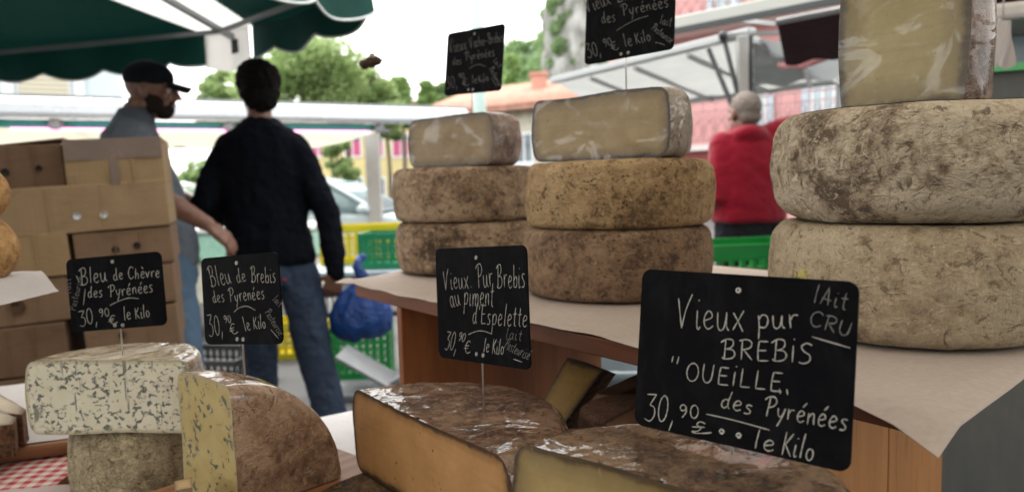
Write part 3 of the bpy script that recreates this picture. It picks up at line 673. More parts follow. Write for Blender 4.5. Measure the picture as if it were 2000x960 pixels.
m = MB(); m.tube([(ctr.x, ctr.y, 0), (ctr.x, ctr.y, 2.7)], .032, 14); m.lathe([(.06, 2.08), (.075, 2.1), (.075, 2.16), (.06, 2.18)], 16, (ctr.x, ctr.y, 0)); m.build('pole', FRM, par)
m = MB(); m.box((ctr.x, ctr.y, .04), (.7, .7, .08), None, .02); m.build('base', CONC, par)
rel(par)

# stalls to the right
GREYM = plain('grey_rail', (.30, .31, .31), .4, .4, .06, 6); DARKM = plain('dark_rail', (.045, .05, .05), .5, .2, .1, 8)
st = thing('stall_gantry', 'grey stall frame with a dark edged crossbar, post and black folding struts', 'stall frame', at_ground(1453, 4.6))
A = W(1235, 94, 4.75); B = W(2120, -150, 3.1); A.z = B.z = (A.z + B.z) / 2
m = MB(); m.bar(A, B, .085, .085, bev=.01); m.build('crossbar', plain('grey_bar', (.40, .40, .37), .4, .3, .05, 5), st)
d = (B - A).normalized(); nrm = V((-d.y, d.x, 0))
m = MB(); m.bar(A - nrm * .046 - V((0, 0, .045)), B - nrm * .046 - V((0, 0, .045)), .02, .034); m.build('seal', DARKM, st)
p = at_ground(1450, 4.6); m = MB(); m.box((p[0], p[1], 1.02), (.062, .062, 2.04), None, .006); m.build('post', plain('grey_post', (.42, .42, .40), .4, .3, .05, 5), st)
m = MB(); m.box((p[0] + .045, p[1], 1.02), (.02, .05, 2.04)); m.build('post_seal', DARKM, st)
kn = W(1412, 70, 4.6); m = MB(); m.ball(kn, .03); m.build('joint', DARKM, st)
for a, b in (((1413, 72), (1446, 205)), ((1384, 96), (1436, 222))):
    m = MB(); m.bar(W(*a, 4.62), W(*b, 4.5), .02, .022); m.build('strut', DARKM, st)
m = MB(); m.bar(W(1380, 92, 4.62), W(1445, 68, 4.62), .018, .018); m.bar(kn, W(1560, 62, 4.4), .022, .022); m.build('link_bar', GREYM, st)
rel(st)
mr_ = thing('maroon_awning', 'dark maroon awning hanging under the grey stall crossbar', 'awning', at_ground(1700, 3.9))
MAR = thin_cloth('maroon_canvas', (.022, .006, .010), .05)
a0 = W(1518, 48, 4.15); b0 = W(2130, -70, 3.1); a0.z = b0.z = (a0.z + b0.z) / 2; 
m = MB(); m.grid(lambda u, v: a0.lerp(b0, u) + V((.25 * v, .55 * v, -.15 * v - .012 * math.sin(u * 34) * v)), 40, 8); m.build('canvas', MAR, mr_)
m = MB(); m.tube([a0 + V((0, 0, .012)), b0 + V((0, 0, .012))], .018, 10); m.build('roller', GREYM, mr_); 
m = MB(); m.bar(a0, W(1452, 40, 4.6), .02, .02); m.build('arm', GREYM, mr_); rel(mr_)
ca = thing('white_canopy', 'translucent white canopy with a pale front rail behind the cropped slate', 'canopy', at_ground(1300, 6.5))
PLAS = thin_cloth('white_sheet', (.50, .51, .49), .36, .5); 
A = W(1080, 158, 7.2); B = W(1470, 62, 5.0); A.z = B.z = (A.z + B.z) / 2; B2 = W(1700, 100, 5.8); 
m = MB(); m.bar(A, B, .075, .06, bev=.012); m.build('front_rail', plain('pale_rail', (.36, .37, .37), .4, .2, .05, 5), ca)
Cb = W(1640, 165, 7.2); Db = W(1205, 196, 9.6); Cb.z = Db.z = A.z - .06
m = MB(); m.grid(lambda u, v: A.lerp(B, u).lerp(Db.lerp(Cb, u), v) + V((0, 0, -.05 * math.sin(math.pi * v) + .012 * math.sin(u * 31))), 50, 20); m.build('sheet', PLAS, ca)
for u in (.25, .5, .75, 1.0):
    m = MB(); m.bar(A.lerp(B, u) - V((0, 0, .06)), Db.lerp(Cb, u) - V((0, 0, .05)), .03, .03); m.build('rafter', GREYM, ca)
m = MB(); m.bar(Db - V((0, 0, .02)), Cb - V((0, 0, .02)), .05, .06); m.build('rear_rail', GREYM, ca)
for q in (Db, Cb): m = MB(); m.bar((q.x, q.y, 0), q, .05, .05); m.build('post', GREYM, ca)
rel(ca)
c2 = thing('grey_canopy', 'grey white canopy with a small orange lamp beyond the maroon awning', 'canopy', at_ground(1560, 6.0))
A = W(1468, 72, 5.2); B = W(1760, 40, 4.3); A.z = B.z = (A.z + B.z) / 2 
Cb = W(1830, 150, 5.9); Db = W(1470, 158, 7.0); Cb.z = Db.z = A.z - .1
m = MB(); m.grid(lambda u, v: A.lerp(B, u).lerp(Db.lerp(Cb, u), v) + V((0, 0, .02 * math.sin(u * 25) - .03 * math.sin(math.pi * v * 3))), 40, 24); m.build('sheet', thin_cloth('grey_sheet', (.33, .35, .35), .3, .5), c2)
for u in (0, .35, .7, 1): m = MB(); m.bar(A.lerp(B, u) - V((0, 0, .05)), Db.lerp(Cb, u) - V((0, 0, .05)), .028, .03); m.build('rafter', ALU, c2)
q = W(1581, 100, 4.9); m = MB(); m.ball(q, (.028, .028, .015)); m.build('lamp', glow('orange_lamp', (1.0, .55, .05), 1.3), c2)
m = MB(); m.tube([q + V((0, 0, .012)), q + V((0, 0, .07))], .006, 6); m.build('lamp_stem', GREYM, c2)
m = MB(); q0, q1 = W(1520, 128, 5.2), W(1615, 112, 5.0); m.tube([q0, q0.lerp(q1, .5) - V((0, 0, .03)), q1], .022, 8); m.build('rolled_cloth', plain('red_white_cloth', (.55, .25, .25), .8, 0, .4, 30), c2)
for q in (Db, Cb): m = MB(); m.bar((q.x, q.y, 0), q, .045, .045); m.build('post', GREYM, c2)
rel(c2)
# grey kiosk at the picture's right, beyond the tall wedge
tr = thing('market_kiosk', 'grey kiosk with green edge strip and pale window beyond the tall wrapped wedge', 'kiosk', at_ground(2000, 2.1))
A = W(1690, 150, 2.35); d = V((.9, -.44, 0)).normalized(); nrm = V((-d.y, d.x, 0)); ax = Matrix((d, nrm, V((0, 0, 1)))).transposed(); o = V((A.x, A.y, 0))
q = W(1975, 118, 2.0); zt0 = q.z
t_ = NT('kiosk_grey'); c_ = t_.co(); n_ = t_.noise(c_, 2.2, 5, .6, .5); n2_ = t_.noise(t_.co((9, 9, 1.2)), 1.4, 4, .6)
t_.set(base=t_.ramp(t_.math('ADD', t_.math('MULTIPLY', n_, .6), t_.math('MULTIPLY', n2_, .4)), [(.35, (.085, .095, .098)), (.65, (.15, .158, .155))]), rough=.35, spec=.4, normal=t_.bump(n_, .15, .02))
m = MB(); m.box(o + d * 1.3 + nrm * .6 + V((0, 0, zt0 / 2 + .004)), (2.6, 1.2, zt0), ax, .012); m.build('body', t_.m, tr)
m = MB()
for z_, h_ in ((.78, .010), (.58, .010)): m.box(o + d * 1.3 - nrm * .002 + V((0, 0, z_)), (2.58, .004, h_), ax)
for x_ in (.5, .98, 1.5, 2.1): m.box(o + d * x_ - nrm * .0035 + V((0, 0, .68)), (.010, .004, .19), ax)
m.build('panel_groove', plain('groove_grey', (.05, .055, .057), .5), tr)
m = MB(); m.box(o + d * 1.3 - nrm * .012 + V((0, 0, zt0 + .004)), (2.62, .03, .022), ax); m.build('green_strip', plain('strip_green', (.12, .5, .2), .5), tr)
m = MB(); m.box(o + d * 1.3 + nrm * .3 + V((0, 0, zt0 + .075)), (2.5, .03, .12), ax); m.build('window', plain('kiosk_pane', (.55, .66, .78), .15, 0, .05, 3), tr)
m = MB(); m.box(o + d * 1.3 + nrm * .6 + V((0, 0, zt0 + .165)), (2.66, 1.26, .05), ax, .015); m.build('roof', plain('kiosk_white', (.68, .66, .66), .5), tr)
rel(tr)
m = MB(); q = W(1964, 38, 1.85)
m.grid(lambda u, v: q + CR * ((u - .5) * (.035 + .014 * v)) + V((0, .008 * math.sin(u * 7 + v * 4), -.115 * v + .006 * math.cos(u * 5))), 10, 14); m.grid(lambda u, v: q + CR * ((u - .5) * (.035 + .014 * v)) + V((0, .02 + .008 * math.sin(u * 5 + v * 3), -.115 * v)), 10, 14)
m.tube([q + V((0, .01, .1)), q + V((0, .01, 0))], .002, 6)
tag(m.build('plastic_bag', thin_cloth('white_film', (.66, .62, .62), .4, .35)), 'small white plastic bag hanging beside the tall wrapped wedge', 'bag')

# ------------------------------------------------------------------ crates, boxes, bag behind the counter
def crate(name, loc, rz, sx, sy, h, mat, label, group='plastic crates', parts=True):
    root = thing(name, label, 'crate', loc, rz, group); t = .012
    m = MB(); m.box((0, 0, .012), (sx - 2 * t, sy - 2 * t, .016)); m.build('bottom', mat, root)
    for k, (ax_, L, off) in enumerate((('x', sx, -sy / 2), ('x', sx, sy / 2), ('y', sy, -sx / 2), ('y', sy, sx / 2))):
        m = MB(); nx = max(5, int(L / .045)); nz = max(3, int(h / .06)); 
        def pt(a, z, q): return (a, off + q, z) if ax_ == 'x' else (off + q, a, z)
        sgn = 1 if off < 0 else -1; inn = t / 2 * sgn
        def b_(a0, a1, z0, z1, th=t): 
            c = pt((a0 + a1) / 2, (z0 + z1) / 2, inn); s_ = (a1 - a0, th, z1 - z0) if ax_ == 'x' else (th, a1 - a0, z1 - z0); m.box(c, s_)
        e = L / 2 - (0 if ax_ == 'x' else t + .001)
        b_(-e, e, 0, h * .16); b_(-e, e, h * .82, h, t * 1.25)
        for i in range(nx + 1):
            a = -e + 2 * e * i / nx; b_(max(-e, a - .009), min(e, a + .009), h * .16 + .0005, h * .82 - .0005, t * .9)
        for j in range(1, nz): z = h * (.16 + .66 * j / nz); b_(-e + .001, e - .001, z - .007, z + .007, t * .8)
        m.build('side', mat, root)
    return root
GRC = plain('crate_green', (.015, .22, .10), .4, 0, .12, 8); GRC2 = plain('crate_bright_green', (.010, .25, .05), .35, 0, .1, 8); YC = plain('crate_yellow', (.62, .50, .015), .42, 0, .1, 8); BLK = plain('crate_black', (.02, .021, .023), .5, 0, .2, 9)
# folding table with crates behind the left stack
zt = ht(528, 740, 4.4); tb = thing('folding_table', 'white legged folding table under the yellow and green crates', 'table', at_ground(755, 4.7))
m = MB(); m.box((0, 0, zt - .02), (1.0, .62, .03), None, .008); m.build('top', plain('table_blue_grey', (.42, .5, .56), .5), tb)
for sx in (-.44, .44):
    for sy in (-.26, .26): m = MB(); m.tube([(sx, sy, 0), (sx, sy, zt - .034)], .018, 8); m.build('leg', plain('pale_leg', (.62, .64, .62), .4, .2), tb)
m = MB(); m.bar((-.44, -.26, .42), (.44, -.26, .42), .02, .03); m.build('stretcher', DARKM, tb)
p = W(745, 500, 4.55); crate('plastic_crate', (p.x + .08, p.y + .08, zt + 0.0), R(-4), .40, .30, ht(457, 740, 4.4) - zt, GRC, 'green latticed crate on the folding table beside the left cheese stack')
p = W(700, 500, 4.75); crate('plastic_crate', (p.x + .05, p.y + .17, zt), R(2), .62, .26, ht(437, 720, 4.9) - zt, YC, 'yellow crate on the folding table, behind the green latticed crate')
p = at_ground(668, 4.5); crate('plastic_crate', (p[0] + .07, p[1] + .1, 0), R(4), .36, .3, .34, GRC2, 'green crate on the ground under the blue bag')
p = at_ground(566, 5.1); crate('plastic_crate', (p[0], p[1] + .15, 0), R(8), .4, .3, .26, YC, 'yellow crate on the ground between the man in black\'s legs')
p = at_ground(412, 4.4); crate('plastic_crate', (p[0] - .08, p[1] + .1, 0), R(-12), .55, .42, .20, BLK, 'black crate on the ground near the paper boxes')
pz = at_ground(1452, 2.9); gh_ = (ht(478, 1452, 2.85)) / 3
for k in range(3): crate('plastic_crate', (pz[0] + .01 * k, pz[1] + .15, k * gh_ + .001), R(3 + 2 * k), .46, .33, gh_ - .004, GRC2, ('bottom', 'middle', 'topmost')[k] + ' bright green crate of the stack behind the man in red\'s legs')
def white_lump(name, px, py, d, r, label, cat, mat):
    m = MB(); m.ball((0, 0, 0), r, None, 20, 14); m.v = [v * (1 + .35 * fbm(v * 6, 1.0, 3, px)) for v in m.v]; o = m.build(name, mat); o.location = W(px, py, d); tag(o, label, cat); return o
m = MB(); q = V(at_ground(715, 4.1)); m.box((0, 0, .16), (.42, .3, .015), Matrix.Rotation(R(32), 3, 'Y')); m.box((.1, .05, .1), (.4, .3, .015), Matrix.Rotation(R(-28), 3, 'Y')); m.box((.0, .1, .02), (.5, .34, .03))
o = m.build('foam_packaging', plain('foam_white', (.22, .225, .235), .7)); o.location = q; tag(o, 'loose white packing sheets on the ground beside the shelf side board', 'packaging')
# blue bag
bag = thing('carrier_bag', 'blue plastic bag hanging by its handles at the shelf corner', 'bag', tuple(W(702, 600, 3.55)))
BLUE = NT('blue_plastic'); bn = BLUE.noise(BLUE.co(), 22, 4, .6, .8); BLUE.set(base=BLUE.ramp(bn, [(.35, (.002, .032, .17)), (.65, (.004, .058, .27))]), rough=.45, normal=BLUE.bump(bn, .7, .03), trans=.0); BLUE = BLUE.m
m = MB(); rings_ = []
for v, rx in ((0, .02), (.05, .1), (.18, .135), (.4, .145), (.6, .125), (.78, .085), (.92, .045), (1.0, .028)):
    rings_.append([V((rx * (1 + .16 * v * math.sin(9 * a)) * math.cos(a) + .025 * v * v, rx * (1 + .16 * v * math.sin(9 * a)) * .7 * math.sin(a), -.16 + .31 * v)) for a in [2 * math.pi * k / 40 for k in range(40)]])
m.rings(rings_); m.v = [v + v.normalized() * .02 * fbm(v * 14, 1.0, 3, 2) for v in m.v]; m.build('sack', BLUE, bag)
for s in (0, 1):
    m = MB(); m.tube([(.03, -.02 + .04 * s, .13), (.0 - .01 * s, -.02 + .05 * s, .2), (.012 + .02 * s, .03 * s, .25)], [.03, .022, .014], 8); m.build('handle', BLUE, bag)
q = V(at_ground(1212, 2.3)); m = MB(); m.lathe([(.0, .0), (.15, .0), (.165, .03), (.19, .60), (.205, .61), (.205, .635), (.19, .64), (.175, .63), (.15, .05), (.0, .045)], 40); brl = thing('plastic_tub', 'grey blue plastic tub seen through the gap under the shelf', 'tub', q)
m.build('tub_wall', plain('tub_grey', (.16, .21, .25), .5, 0, .12, 7), brl)
for s_x in (-1, 1): m = MB(); m.tube([(s_x * .195, -.04, .57), (s_x * .225, -.04, .55), (s_x * .225, .04, .55), (s_x * .195, .04, .57)], .012, 8); m.build('handle', plain('tub_grey', (.16, .21, .25), .5, 0, .12, 7), brl)
# cardboard boxes
CB = [cardboard('cardboard_tan', (.295, .21, .125), 1.0), cardboard('cardboard_brown', (.20, .13, .085), 2.0), cardboard('cardboard_ochre', (.30, .213, .12), 3.0), cardboard('cardboard_dark', (.155, .098, .064), 4.0)]
TAPE = plain('brown_tape', (.17, .125, .105), .25, 0, .1, 20, .1); HOLE_SHADE = plain('hole_shade', (.012, .01, .009), .9); HOLE_LIGHT = plain('hole_light', (.55, .58, .62), .8)  # hole discs: daylight behind painted pale, shade inside painted dark
DB = 2.42; TLT = R(2.6); YAW = R(21); _e = V((math.cos(YAW), math.sin(YAW), 0)); _o = W(150, 480, DB)
def CB_at(px, py):
    q = W(px, py, 1) - CAM; nn = V((-_e.y, _e.x, 0)); return CAM + q * ((_o - CAM).dot(nn) / q.dot(nn))
CROT = Matrix.Rotation(YAW, 3, 'Z')
def carton(px0, px1, py0, py1, mat, label, holes=(), tape=None, depth=.34, see=False, flap=False, yoff=0.0, roll=0.0, name='cardboard_box'):
    roll = roll + random.uniform(-.006, .006); yoff = yoff + random.uniform(-.012, .012)
    a = CB_at(px0, (py0 + py1) / 2); b = CB_at(px1, (py0 + py1) / 2); zt_, zb_ = CB_at((px0 + px1) / 2, py0).z, CB_at((px0 + px1) / 2, py1).z; pc = (a + b) / 2 + CROT @ V((0, depth / 2 + yoff, 0))
    wd = (b.xy - a.xy).length - .006; h = zt_ - zb_ - .003; RM = CROT @ Matrix.Rotation(-TLT - roll, 3, 'Y')
    root = thing(name, label, 'cardboard box', (pc.x, pc.y, (zt_ + zb_) / 2), 0, 'cardboard boxes stacked beside the stall'); root.rotation_euler = RM.to_euler()
    m = MB(); m.box((0, 0, 0), (wd, depth, h), None, .004); bo = m.build('body', mat, root)
    bm = bmesh.new(); bm.from_mesh(bo.data); bmesh.ops.subdivide_edges(bm, edges=[e for e in bm.edges if e.calc_length() > .08], cuts=7, use_grid_fill=True)
    for v in bm.verts: v.co += V((0, .005 * fbm(v.co + root.location, 7, 2, px0), .0025 * fbm(v.co, 6, 2, px1)))
    bm.to_mesh(bo.data); bm.free()
    for (hx, hy, r_) in holes:
        q = RM.transposed() @ (CB_at(hx, hy) - V(root.location)); axm = Matrix.Rotation(math.pi / 2, 3, 'X')
        m = MB(); m.lathe([(r_ * 1.12, .0005), (r_ * 1.05, .0022), (r_, .0012), (r_ * .96, -.012), (.0, -.0115)], 20, (q.x, -depth / 2 - .0035, q.z), True, axm); m.build('hand_hole', HOLE_LIGHT if see else HOLE_SHADE, root)
    if tape:
        for (z0, z1, x0, x1) in tape:
            m = MB(); m.box(((x0 + x1) / 2 * wd, -depth / 2 - .0035, (z0 + z1) / 2 * h), ((x1 - x0) * wd, .0014, (z1 - z0) * h)); m.build('tape', TAPE, root)
    # crease lines where the board is folded
    for fx in (-.12, .14): m = MB(); m.box((fx * wd + .01, -depth / 2 - .003, 0), (.005, .0022, h * .94), None, .001); m.build('fold', mat, root)
    if flap:
        m = MB(); m.box((0, .0, h / 2 + .012), (wd * .96, depth * .5, .006), Matrix.Rotation(R(-4), 3, 'Y')); m.build('flap', mat, root)
    return root
carton(-70, 121, 281, 371, CB[3], 'dark open carton on top of the stack, nearest the picture edge', [(2, 336, .011), (69, 328, .009)], flap=True, yoff=.05)
carton(124, 322, 269, 362, CB[2], 'taped carton on top of the stack before the man in the cap', tape=[(.06, .498, -.49, .49), (-.49, .06, -.06, .03)], flap=False)
carton(-75, 332, 361, 456, CB[0], 'wide tan carton with two pale hand holes spanning the stack', [(152, 422, .0105), (204, 419, .0105)], see=True)
carton(-70, 139, 459, 547, CB[2], 'tan carton under the wide one, at the outer side of the stack')
carton(143, 340, 448, 520, CB[1], 'brown carton with two dark hand holes right under the wide one', [(226, 487, .0105), (268, 479, .0105)])
stamped = carton(-70, 138, 549, 636, CB[1], 'brown carton with a faint round stamp, third down at the outer side')
carton(147, 345, 522, 600, CB[1], 'brown carton hidden by the Bleu de Chevre slate')
carton(-70, 136, 638, 735, CB[3], 'dark brown carton beside the small dark gap, above the blue cheese')
carton(162, 352, 602, 684, CB[1], 'brown carton with one dark hand hole under the Bleu de Chevre slate', [(240, 653, .0105)])
carton(-70, 150, 737, 830, CB[3], 'dark brown carton behind the white wedges on the board')
carton(158, 356, 686, 770, CB[1], 'brown carton behind the white blue-veined half cheese')
m = MB(); axm = Matrix.Rotation(math.pi / 2, 3, 'X'); q = (CROT @ Matrix.Rotation(-TLT, 3, 'Y')).transposed() @ (CB_at(34, 604) - V(stamped.location))
for r0 in (.026, .019): m.lathe([(r0 - .002, .0), (r0 - .002, .0012), (r0, .0012), (r0, .0)], 28, (q.x * 1.0, -.1732, q.z * .62), True, axm)
m.box((q.x, -.1738, q.z * .62), (.026, .0012, .004)); m.box((q.x, -.1738, q.z * .62 - .008), (.018, .0012, .003)); m.build('stamp', plain('stamp_ink', (.13, .078, .046), .85), stamped)

for (x0, x1, lb) in ((-70, 150, 'bottom carton of the outer column'), (160, 362, 'bottom carton of the inner column')):
    a = CB_at(x0, 830 if x0 < 0 else 770); b = CB_at(x1, 830 if x0 < 0 else 770); zt_ = (a.z + b.z) / 2 - .02; c = (a + b) / 2 + CROT @ V((0, .17, 0))
    m = MB(); m.box((0, 0, zt_ / 2), ((b - a).xy.length, .34, zt_), None, .004); o = m.build('cardboard_box', CB[1]); o.location = (c.x, c.y, 0); o.rotation_euler = (0, 0, YAW); tag(o, 'tall ' + lb + ' standing on the ground', 'cardboard box', 'cardboard boxes stacked beside the stall')
# insect
bee = thing('bumblebee', 'dark brown insect hovering against the white sky', 'insect', tuple(W(724, 122, 1.6)))
BR = plain('insect_brown', (.05, .03, .018), .9, 0, .4, 300); m = MB(); m.ball((.0, 0, 0), (.015, .012, .011)); m.ball((-.013, .002, -.004), (.011, .010, .010)); m.ball((.013, 0, .002), (.010, .010, .009)); m.v = [v * (1 + .3 * fbm(v * 300, 1.0, 3, 2)) for v in m.v]; m.build('body', BR, bee)
WG = thin_cloth('wing', (.35, .3, .25), .6)
for s in (-1, 1):
    m = MB(); m.grid(lambda u, v: (-.006 + .012 * u + .008 * v, s * .016 * v * (1 - .3 * (u - .5) ** 2), .008 + .009 * v), 5, 6); m.build('wing', WG, bee)
m = MB()
for k in range(6): m.tube([(-.008 + .006 * (k // 2), (-1) ** k * .006, -.004), (-.01 + .007 * (k // 2), (-1) ** k * .01, -.012)], .0008, 5)
m.build('leg', BR, bee)

# ------------------------------------------------------------------ our own stall: added shade canopy, table, shelf, paper
cn = thing('added_canopy', 'unseen cream canopy added over the cheese stall to shade it', 'canopy', (0, 0, 0))  # out of view, added and sized to dim and warm the stall light
m = MB(); m.grid(lambda u, v: (-4.6 + 9.0 * u, -3.6 + (5.6 + 1.5 * max(0, min(1, (9.0 * u - 4.7) / .8))) * v, 2.26 + .16 * math.sin(math.pi * v) - .02 * math.sin(math.pi * u * 3)), 24, 16); m.build('canvas', thin_cloth('shade_canvas', (.56, .50, .415), .45), cn)
m = MB(); m.grid(lambda u, v: (-4.6 + 4.7 * u, 2.0 + .015 * math.sin(u * 60) * v, 2.25 - .36 * v - .03 * abs(math.sin(u * 36)) * v), 80, 5); m.build('valance', thin_cloth('shade_canvas', (.56, .50, .415), .45), cn)  # low valance added to cut the sky reflected in the film
for (x, y) in ((-4.58, 1.98), (4.38, 3.48), (-4.58, -3.58), (4.38, -3.58)): m = MB(); m.tube([(x, y, 0), (x, y, 2.26)], .02, 10); m.build('pole', FRM, cn)
PINE = wood('pine', (.48, .23, .085), (.30, .125, .045), .5, 'Z'); PINE_D = wood('pine_dark', (.42, .165, .062), (.24, .08, .032), .5, 'Z', .8); EDGE = wood('board_edge', (.24, .09, .038), (.13, .044, .02), .55, 'X'); BOARD = wood('serving_board', (.34, .17, .085), (.2, .09, .045), .45, 'X')
rzT = math.atan2(ST.y, ST.x)
shf = thing('wooden_shelf', 'reddish wooden shelf on side boards carrying the cheese stacks', 'shelf', TN(-.2, .574, 0), rzT)
def loc_(t, n, z): return V((t + .2, n - .574, z))
m = MB(); m.prism([loc_(t, n, PLANE_SHELF - .022) for t, n in ((-.70, .574), (.285, .574), (.285, 1.234), (-1.08, 1.2))], (0, 0, .022)); tb_ = m.build('top_board', EDGE, shf); bv = tb_.modifiers.new('b', 'BEVEL'); bv.width = .002; bv.segments = 2
m = MB(); m.box(loc_(-.546, .578 + .228, (PLANE_TABLE + PLANE_SHELF - .023) / 2 + .0025), (.016, .455, PLANE_SHELF - .023 - PLANE_TABLE - .005), None, .002); m.build('side_board', PINE_D, shf)
m = MB()
for k, (n0, n1) in enumerate(((.578, .80), (.802, 1.0), (1.002, 1.168))): m.box(loc_(.052, (n0 + n1) / 2, (PLANE_SHELF - .023) / 2 + .0015), (.018, n1 - n0, PLANE_SHELF - .026), None, .002)
m.build('end_board', PINE, shf)
m = MB(); m.box(loc_(-.26, 1.18, .965), (.6, .018, .06), None, .002); m.build('rear_rail', PINE_D, shf)
# tables
CL = paper('white_table_paper', (.58, .57, .59), .03)
def table(name, t0, t1, n0, n1, label):
    root = thing(name, label, 'table', TN((t0 + t1) / 2, (n0 + n1) / 2), rzT); w_, d_ = t1 - t0, n1 - n0
    m = MB(); m.box((0, 0, PLANE_TABLE - .022), (w_, d_, .035), None, .003); m.build('top', PINE_D, root)
    for sx in (-1, 1):
        for sy in (-1, 1): m = MB(); m.box((sx * (w_ / 2 - .05), sy * (d_ / 2 - .05), (PLANE_TABLE - .041) / 2), (.045, .045, PLANE_TABLE - .041), None, .003); m.build('leg', PINE_D, root)
    return root
table('trestle_table', -.80, .035, .02, 1.0, 'wooden trestle table under the front row of cheeses')
table('trestle_table', .075, .42, .02, .56, 'narrow table end under the cheese with the largest slate')
m = MB(); 
def clothpt(u, v):
    t = -.812 + .84 * u; n = .005 + 1.0 * v; p = TN(t, n, PLANE_TABLE + .0006 + .0022 * abs(fbm((t, n, 0), 5, 3, 4)))
    if u < .02: p.z -= .05
    return p
m.grid(clothpt, 60, 60)
def stained():
    t = NT('stained_table_paper'); c = t.co(); n = t.noise(c, 7, 4, .6, .5); v = t.vor(t.co((1, 1, 0), (.013, .03, 0)), 8.5); k = t.noise(c, 30, 3, .6)
    col = t.ramp(n, [(.3, (.52, .515, .545)), (.7, (.62, .61, .64))]); col = t.mix(t.math('MULTIPLY', t.ramp(v, [(.10, 1.0), (.24, 0.0)]), t.ramp(k, [(.42, 0.0), (.58, .85)])), col, (.62, .12, .14))
    t.set(base=col, rough=.7, normal=t.bump(n, .4, .02)); return t.m
tag(m.build('paper_sheet', stained()), 'white table paper with pink stains on the trestle table', 'paper')
# paper on the shelf
PAP = paper('kraft_white_paper', (.455, .395, .365), .09)
def shelfpaper(u, v):
    # u along the shelf, v from the front edge to the back
    tl = np.interp(v, [0, .1, 1], [-.742, -.755, -1.09]); trr = np.interp(v, [0, 1], [.322, .268])
    t = tl + (trr - tl) * u
    fr = np.interp(t, [-.75, -.70, -.55, -.1, .12, .2, .33], [.548, .566, .569, .568, .570, .572, .529]) - (.004 * math.sin(t * 21) + .002 * math.sin(t * 47 + 1)) * (1 if t < .1 else .15)
    n = fr + (1.2 - fr) * v; over = max(0, .574 - n); z = PLANE_SHELF + .0008 + .0010 * abs(fbm((t, n, 0), 9, 2, 7))
    z -= .28 * over + .22 * max(0, t - .285)
    if t < -.715: z += (-.715 - t) * .12 * max(0, 1 - v * 6)
    if n < .59: z += .003 * abs(math.sin(t * 16 + .6)) * (1 if t < .1 else 0)
    return TN(t, n, z)
m = MB(); m.grid(lambda u, v: shelfpaper(u, v ** 1.7), 170, 50)
o = m.build('paper_sheet', PAP); s_ = o.modifiers.new('s', 'SOLIDIFY'); s_.thickness = .0005; s_.offset = -1
tag(o, 'pale wrapping paper covering the wooden shelf, its corner drooping over the edge', 'paper')
# riser under the standing quarter
q = (qa + qb) / 2; rz_ = math.atan2(ax_q.y, ax_q.x) - math.pi / 2
bd = thing('wooden_block', 'reddish wooden block under the standing blue quarter', 'wooden block', (q.x, q.y, PLANE_TABLE + .004), rz_)
m = MB(); m.box((.07, .0, (QZ - PLANE_TABLE - .006) / 2), (.26, .19, QZ - PLANE_TABLE - .006), None, .006); m.build('block', BOARD, bd)
m = MB(); m.box((.0, .0, .014), (.20, .20, .028), None, .004); o = m.build('cutting_board', BOARD); o.location = (GC.x + .006, GC.y + .095, PLANE_TABLE + .003)
hgt = (GZ - .113) - PLANE_TABLE - .005; o.scale.z = max(.2, hgt / .028); tag(o, 'wooden board under the greenish brown wheel, hidden by the table edge', 'board')
# side table at the left with gingham cloth
sd = thing('side_table', 'small side table under the checked cloth', 'table', (-.95, 1.13, 0), R(8)); zs = .80
m = MB(); m.box((-.05, 0, zs - .02), (.62, .62, .03), None, .003); m.build('top', PINE_D, sd)
for sx in (-.32, -.05):
    for sy in (-.27, .27): m = MB(); m.box((sx, sy, (zs - .036) / 2), (.04, .04, zs - .036)); m.build('leg', PINE_D, sd)
def gingham():
    t = NT('gingham'); wx = t.wave(t.co((1, 0, 0)), 16, 0, 0, 1, 'X'); wy = t.wave(t.co((0, 1, 0)), 16, 0, 0, 1, 'Y')
    a = t.ramp(wx, [(.49, 0.0), (.51, .5)]); b = t.ramp(wy, [(.49, 0.0), (.51, .5)]); f = t.math('ADD', a, b)
    t.set(base=t.mix(f, (.72, .70, .68), (.50, .03, .035)), rough=.85, normal=t.bump(t.noise(t.co(), 300, 2, .5), .2, .001)); return t.m
m = MB(); m.grid(lambda u, v: (-.37 + .66 * u, -.33 + .66 * v, zs + .0008 + .002 * abs(fbm((u, v, 0), 6, 2)) - (.07 * max(0, .04 - v) / .04)), 40, 40); o = m.build('checked_cloth', gingham()); o.location = sd.location; o.rotation_euler = sd.rotation_euler
tag(o, 'red and white checked cloth under the wooden board', 'cloth')
q = WZ(-20, 868, .83); m = MB(); m.box((0, 0, 0), (.36, .24, .022), None, .006); o = m.build('cutting_board', BOARD); o.location = (q.x - .085, q.y + .075, zs + .0145); o.rotation_euler = (0, 0, R(22)); tag(o, 'reddish wooden board with the white wedges on the checked cloth', 'board')
m = MB(); m.grid(lambda u, v: ((u - .5) * .40, (v - .5) * .42, .0005 + .003 * abs(fbm((u, v, 1), 5, 2))), 20, 20); o2 = m.build('paper_sheet', CL); o2.location = (q.x - .10, q.y + .175, zs + .0265); o2.rotation_euler = (0, 0, R(22)); tag(o2, 'white paper on the wooden board under the white wedges', 'paper')
q = WZ(40, 992, .80); m = MB(); m.grid(lambda u, v: ((u - .5) * .3, (v - .5) * .14, .004 + .003 * abs(fbm((u, v, 3), 5, 2))), 20, 20); o2 = m.build('paper_sheet', paper('rosy_paper', (.56, .49, .49), .03)); o2.location = (q.x - .1, q.y - .03, zs); o2.rotation_euler = (0, 0, R(10)); tag(o2, 'pinkish white paper lying over the front of the checked cloth', 'paper')
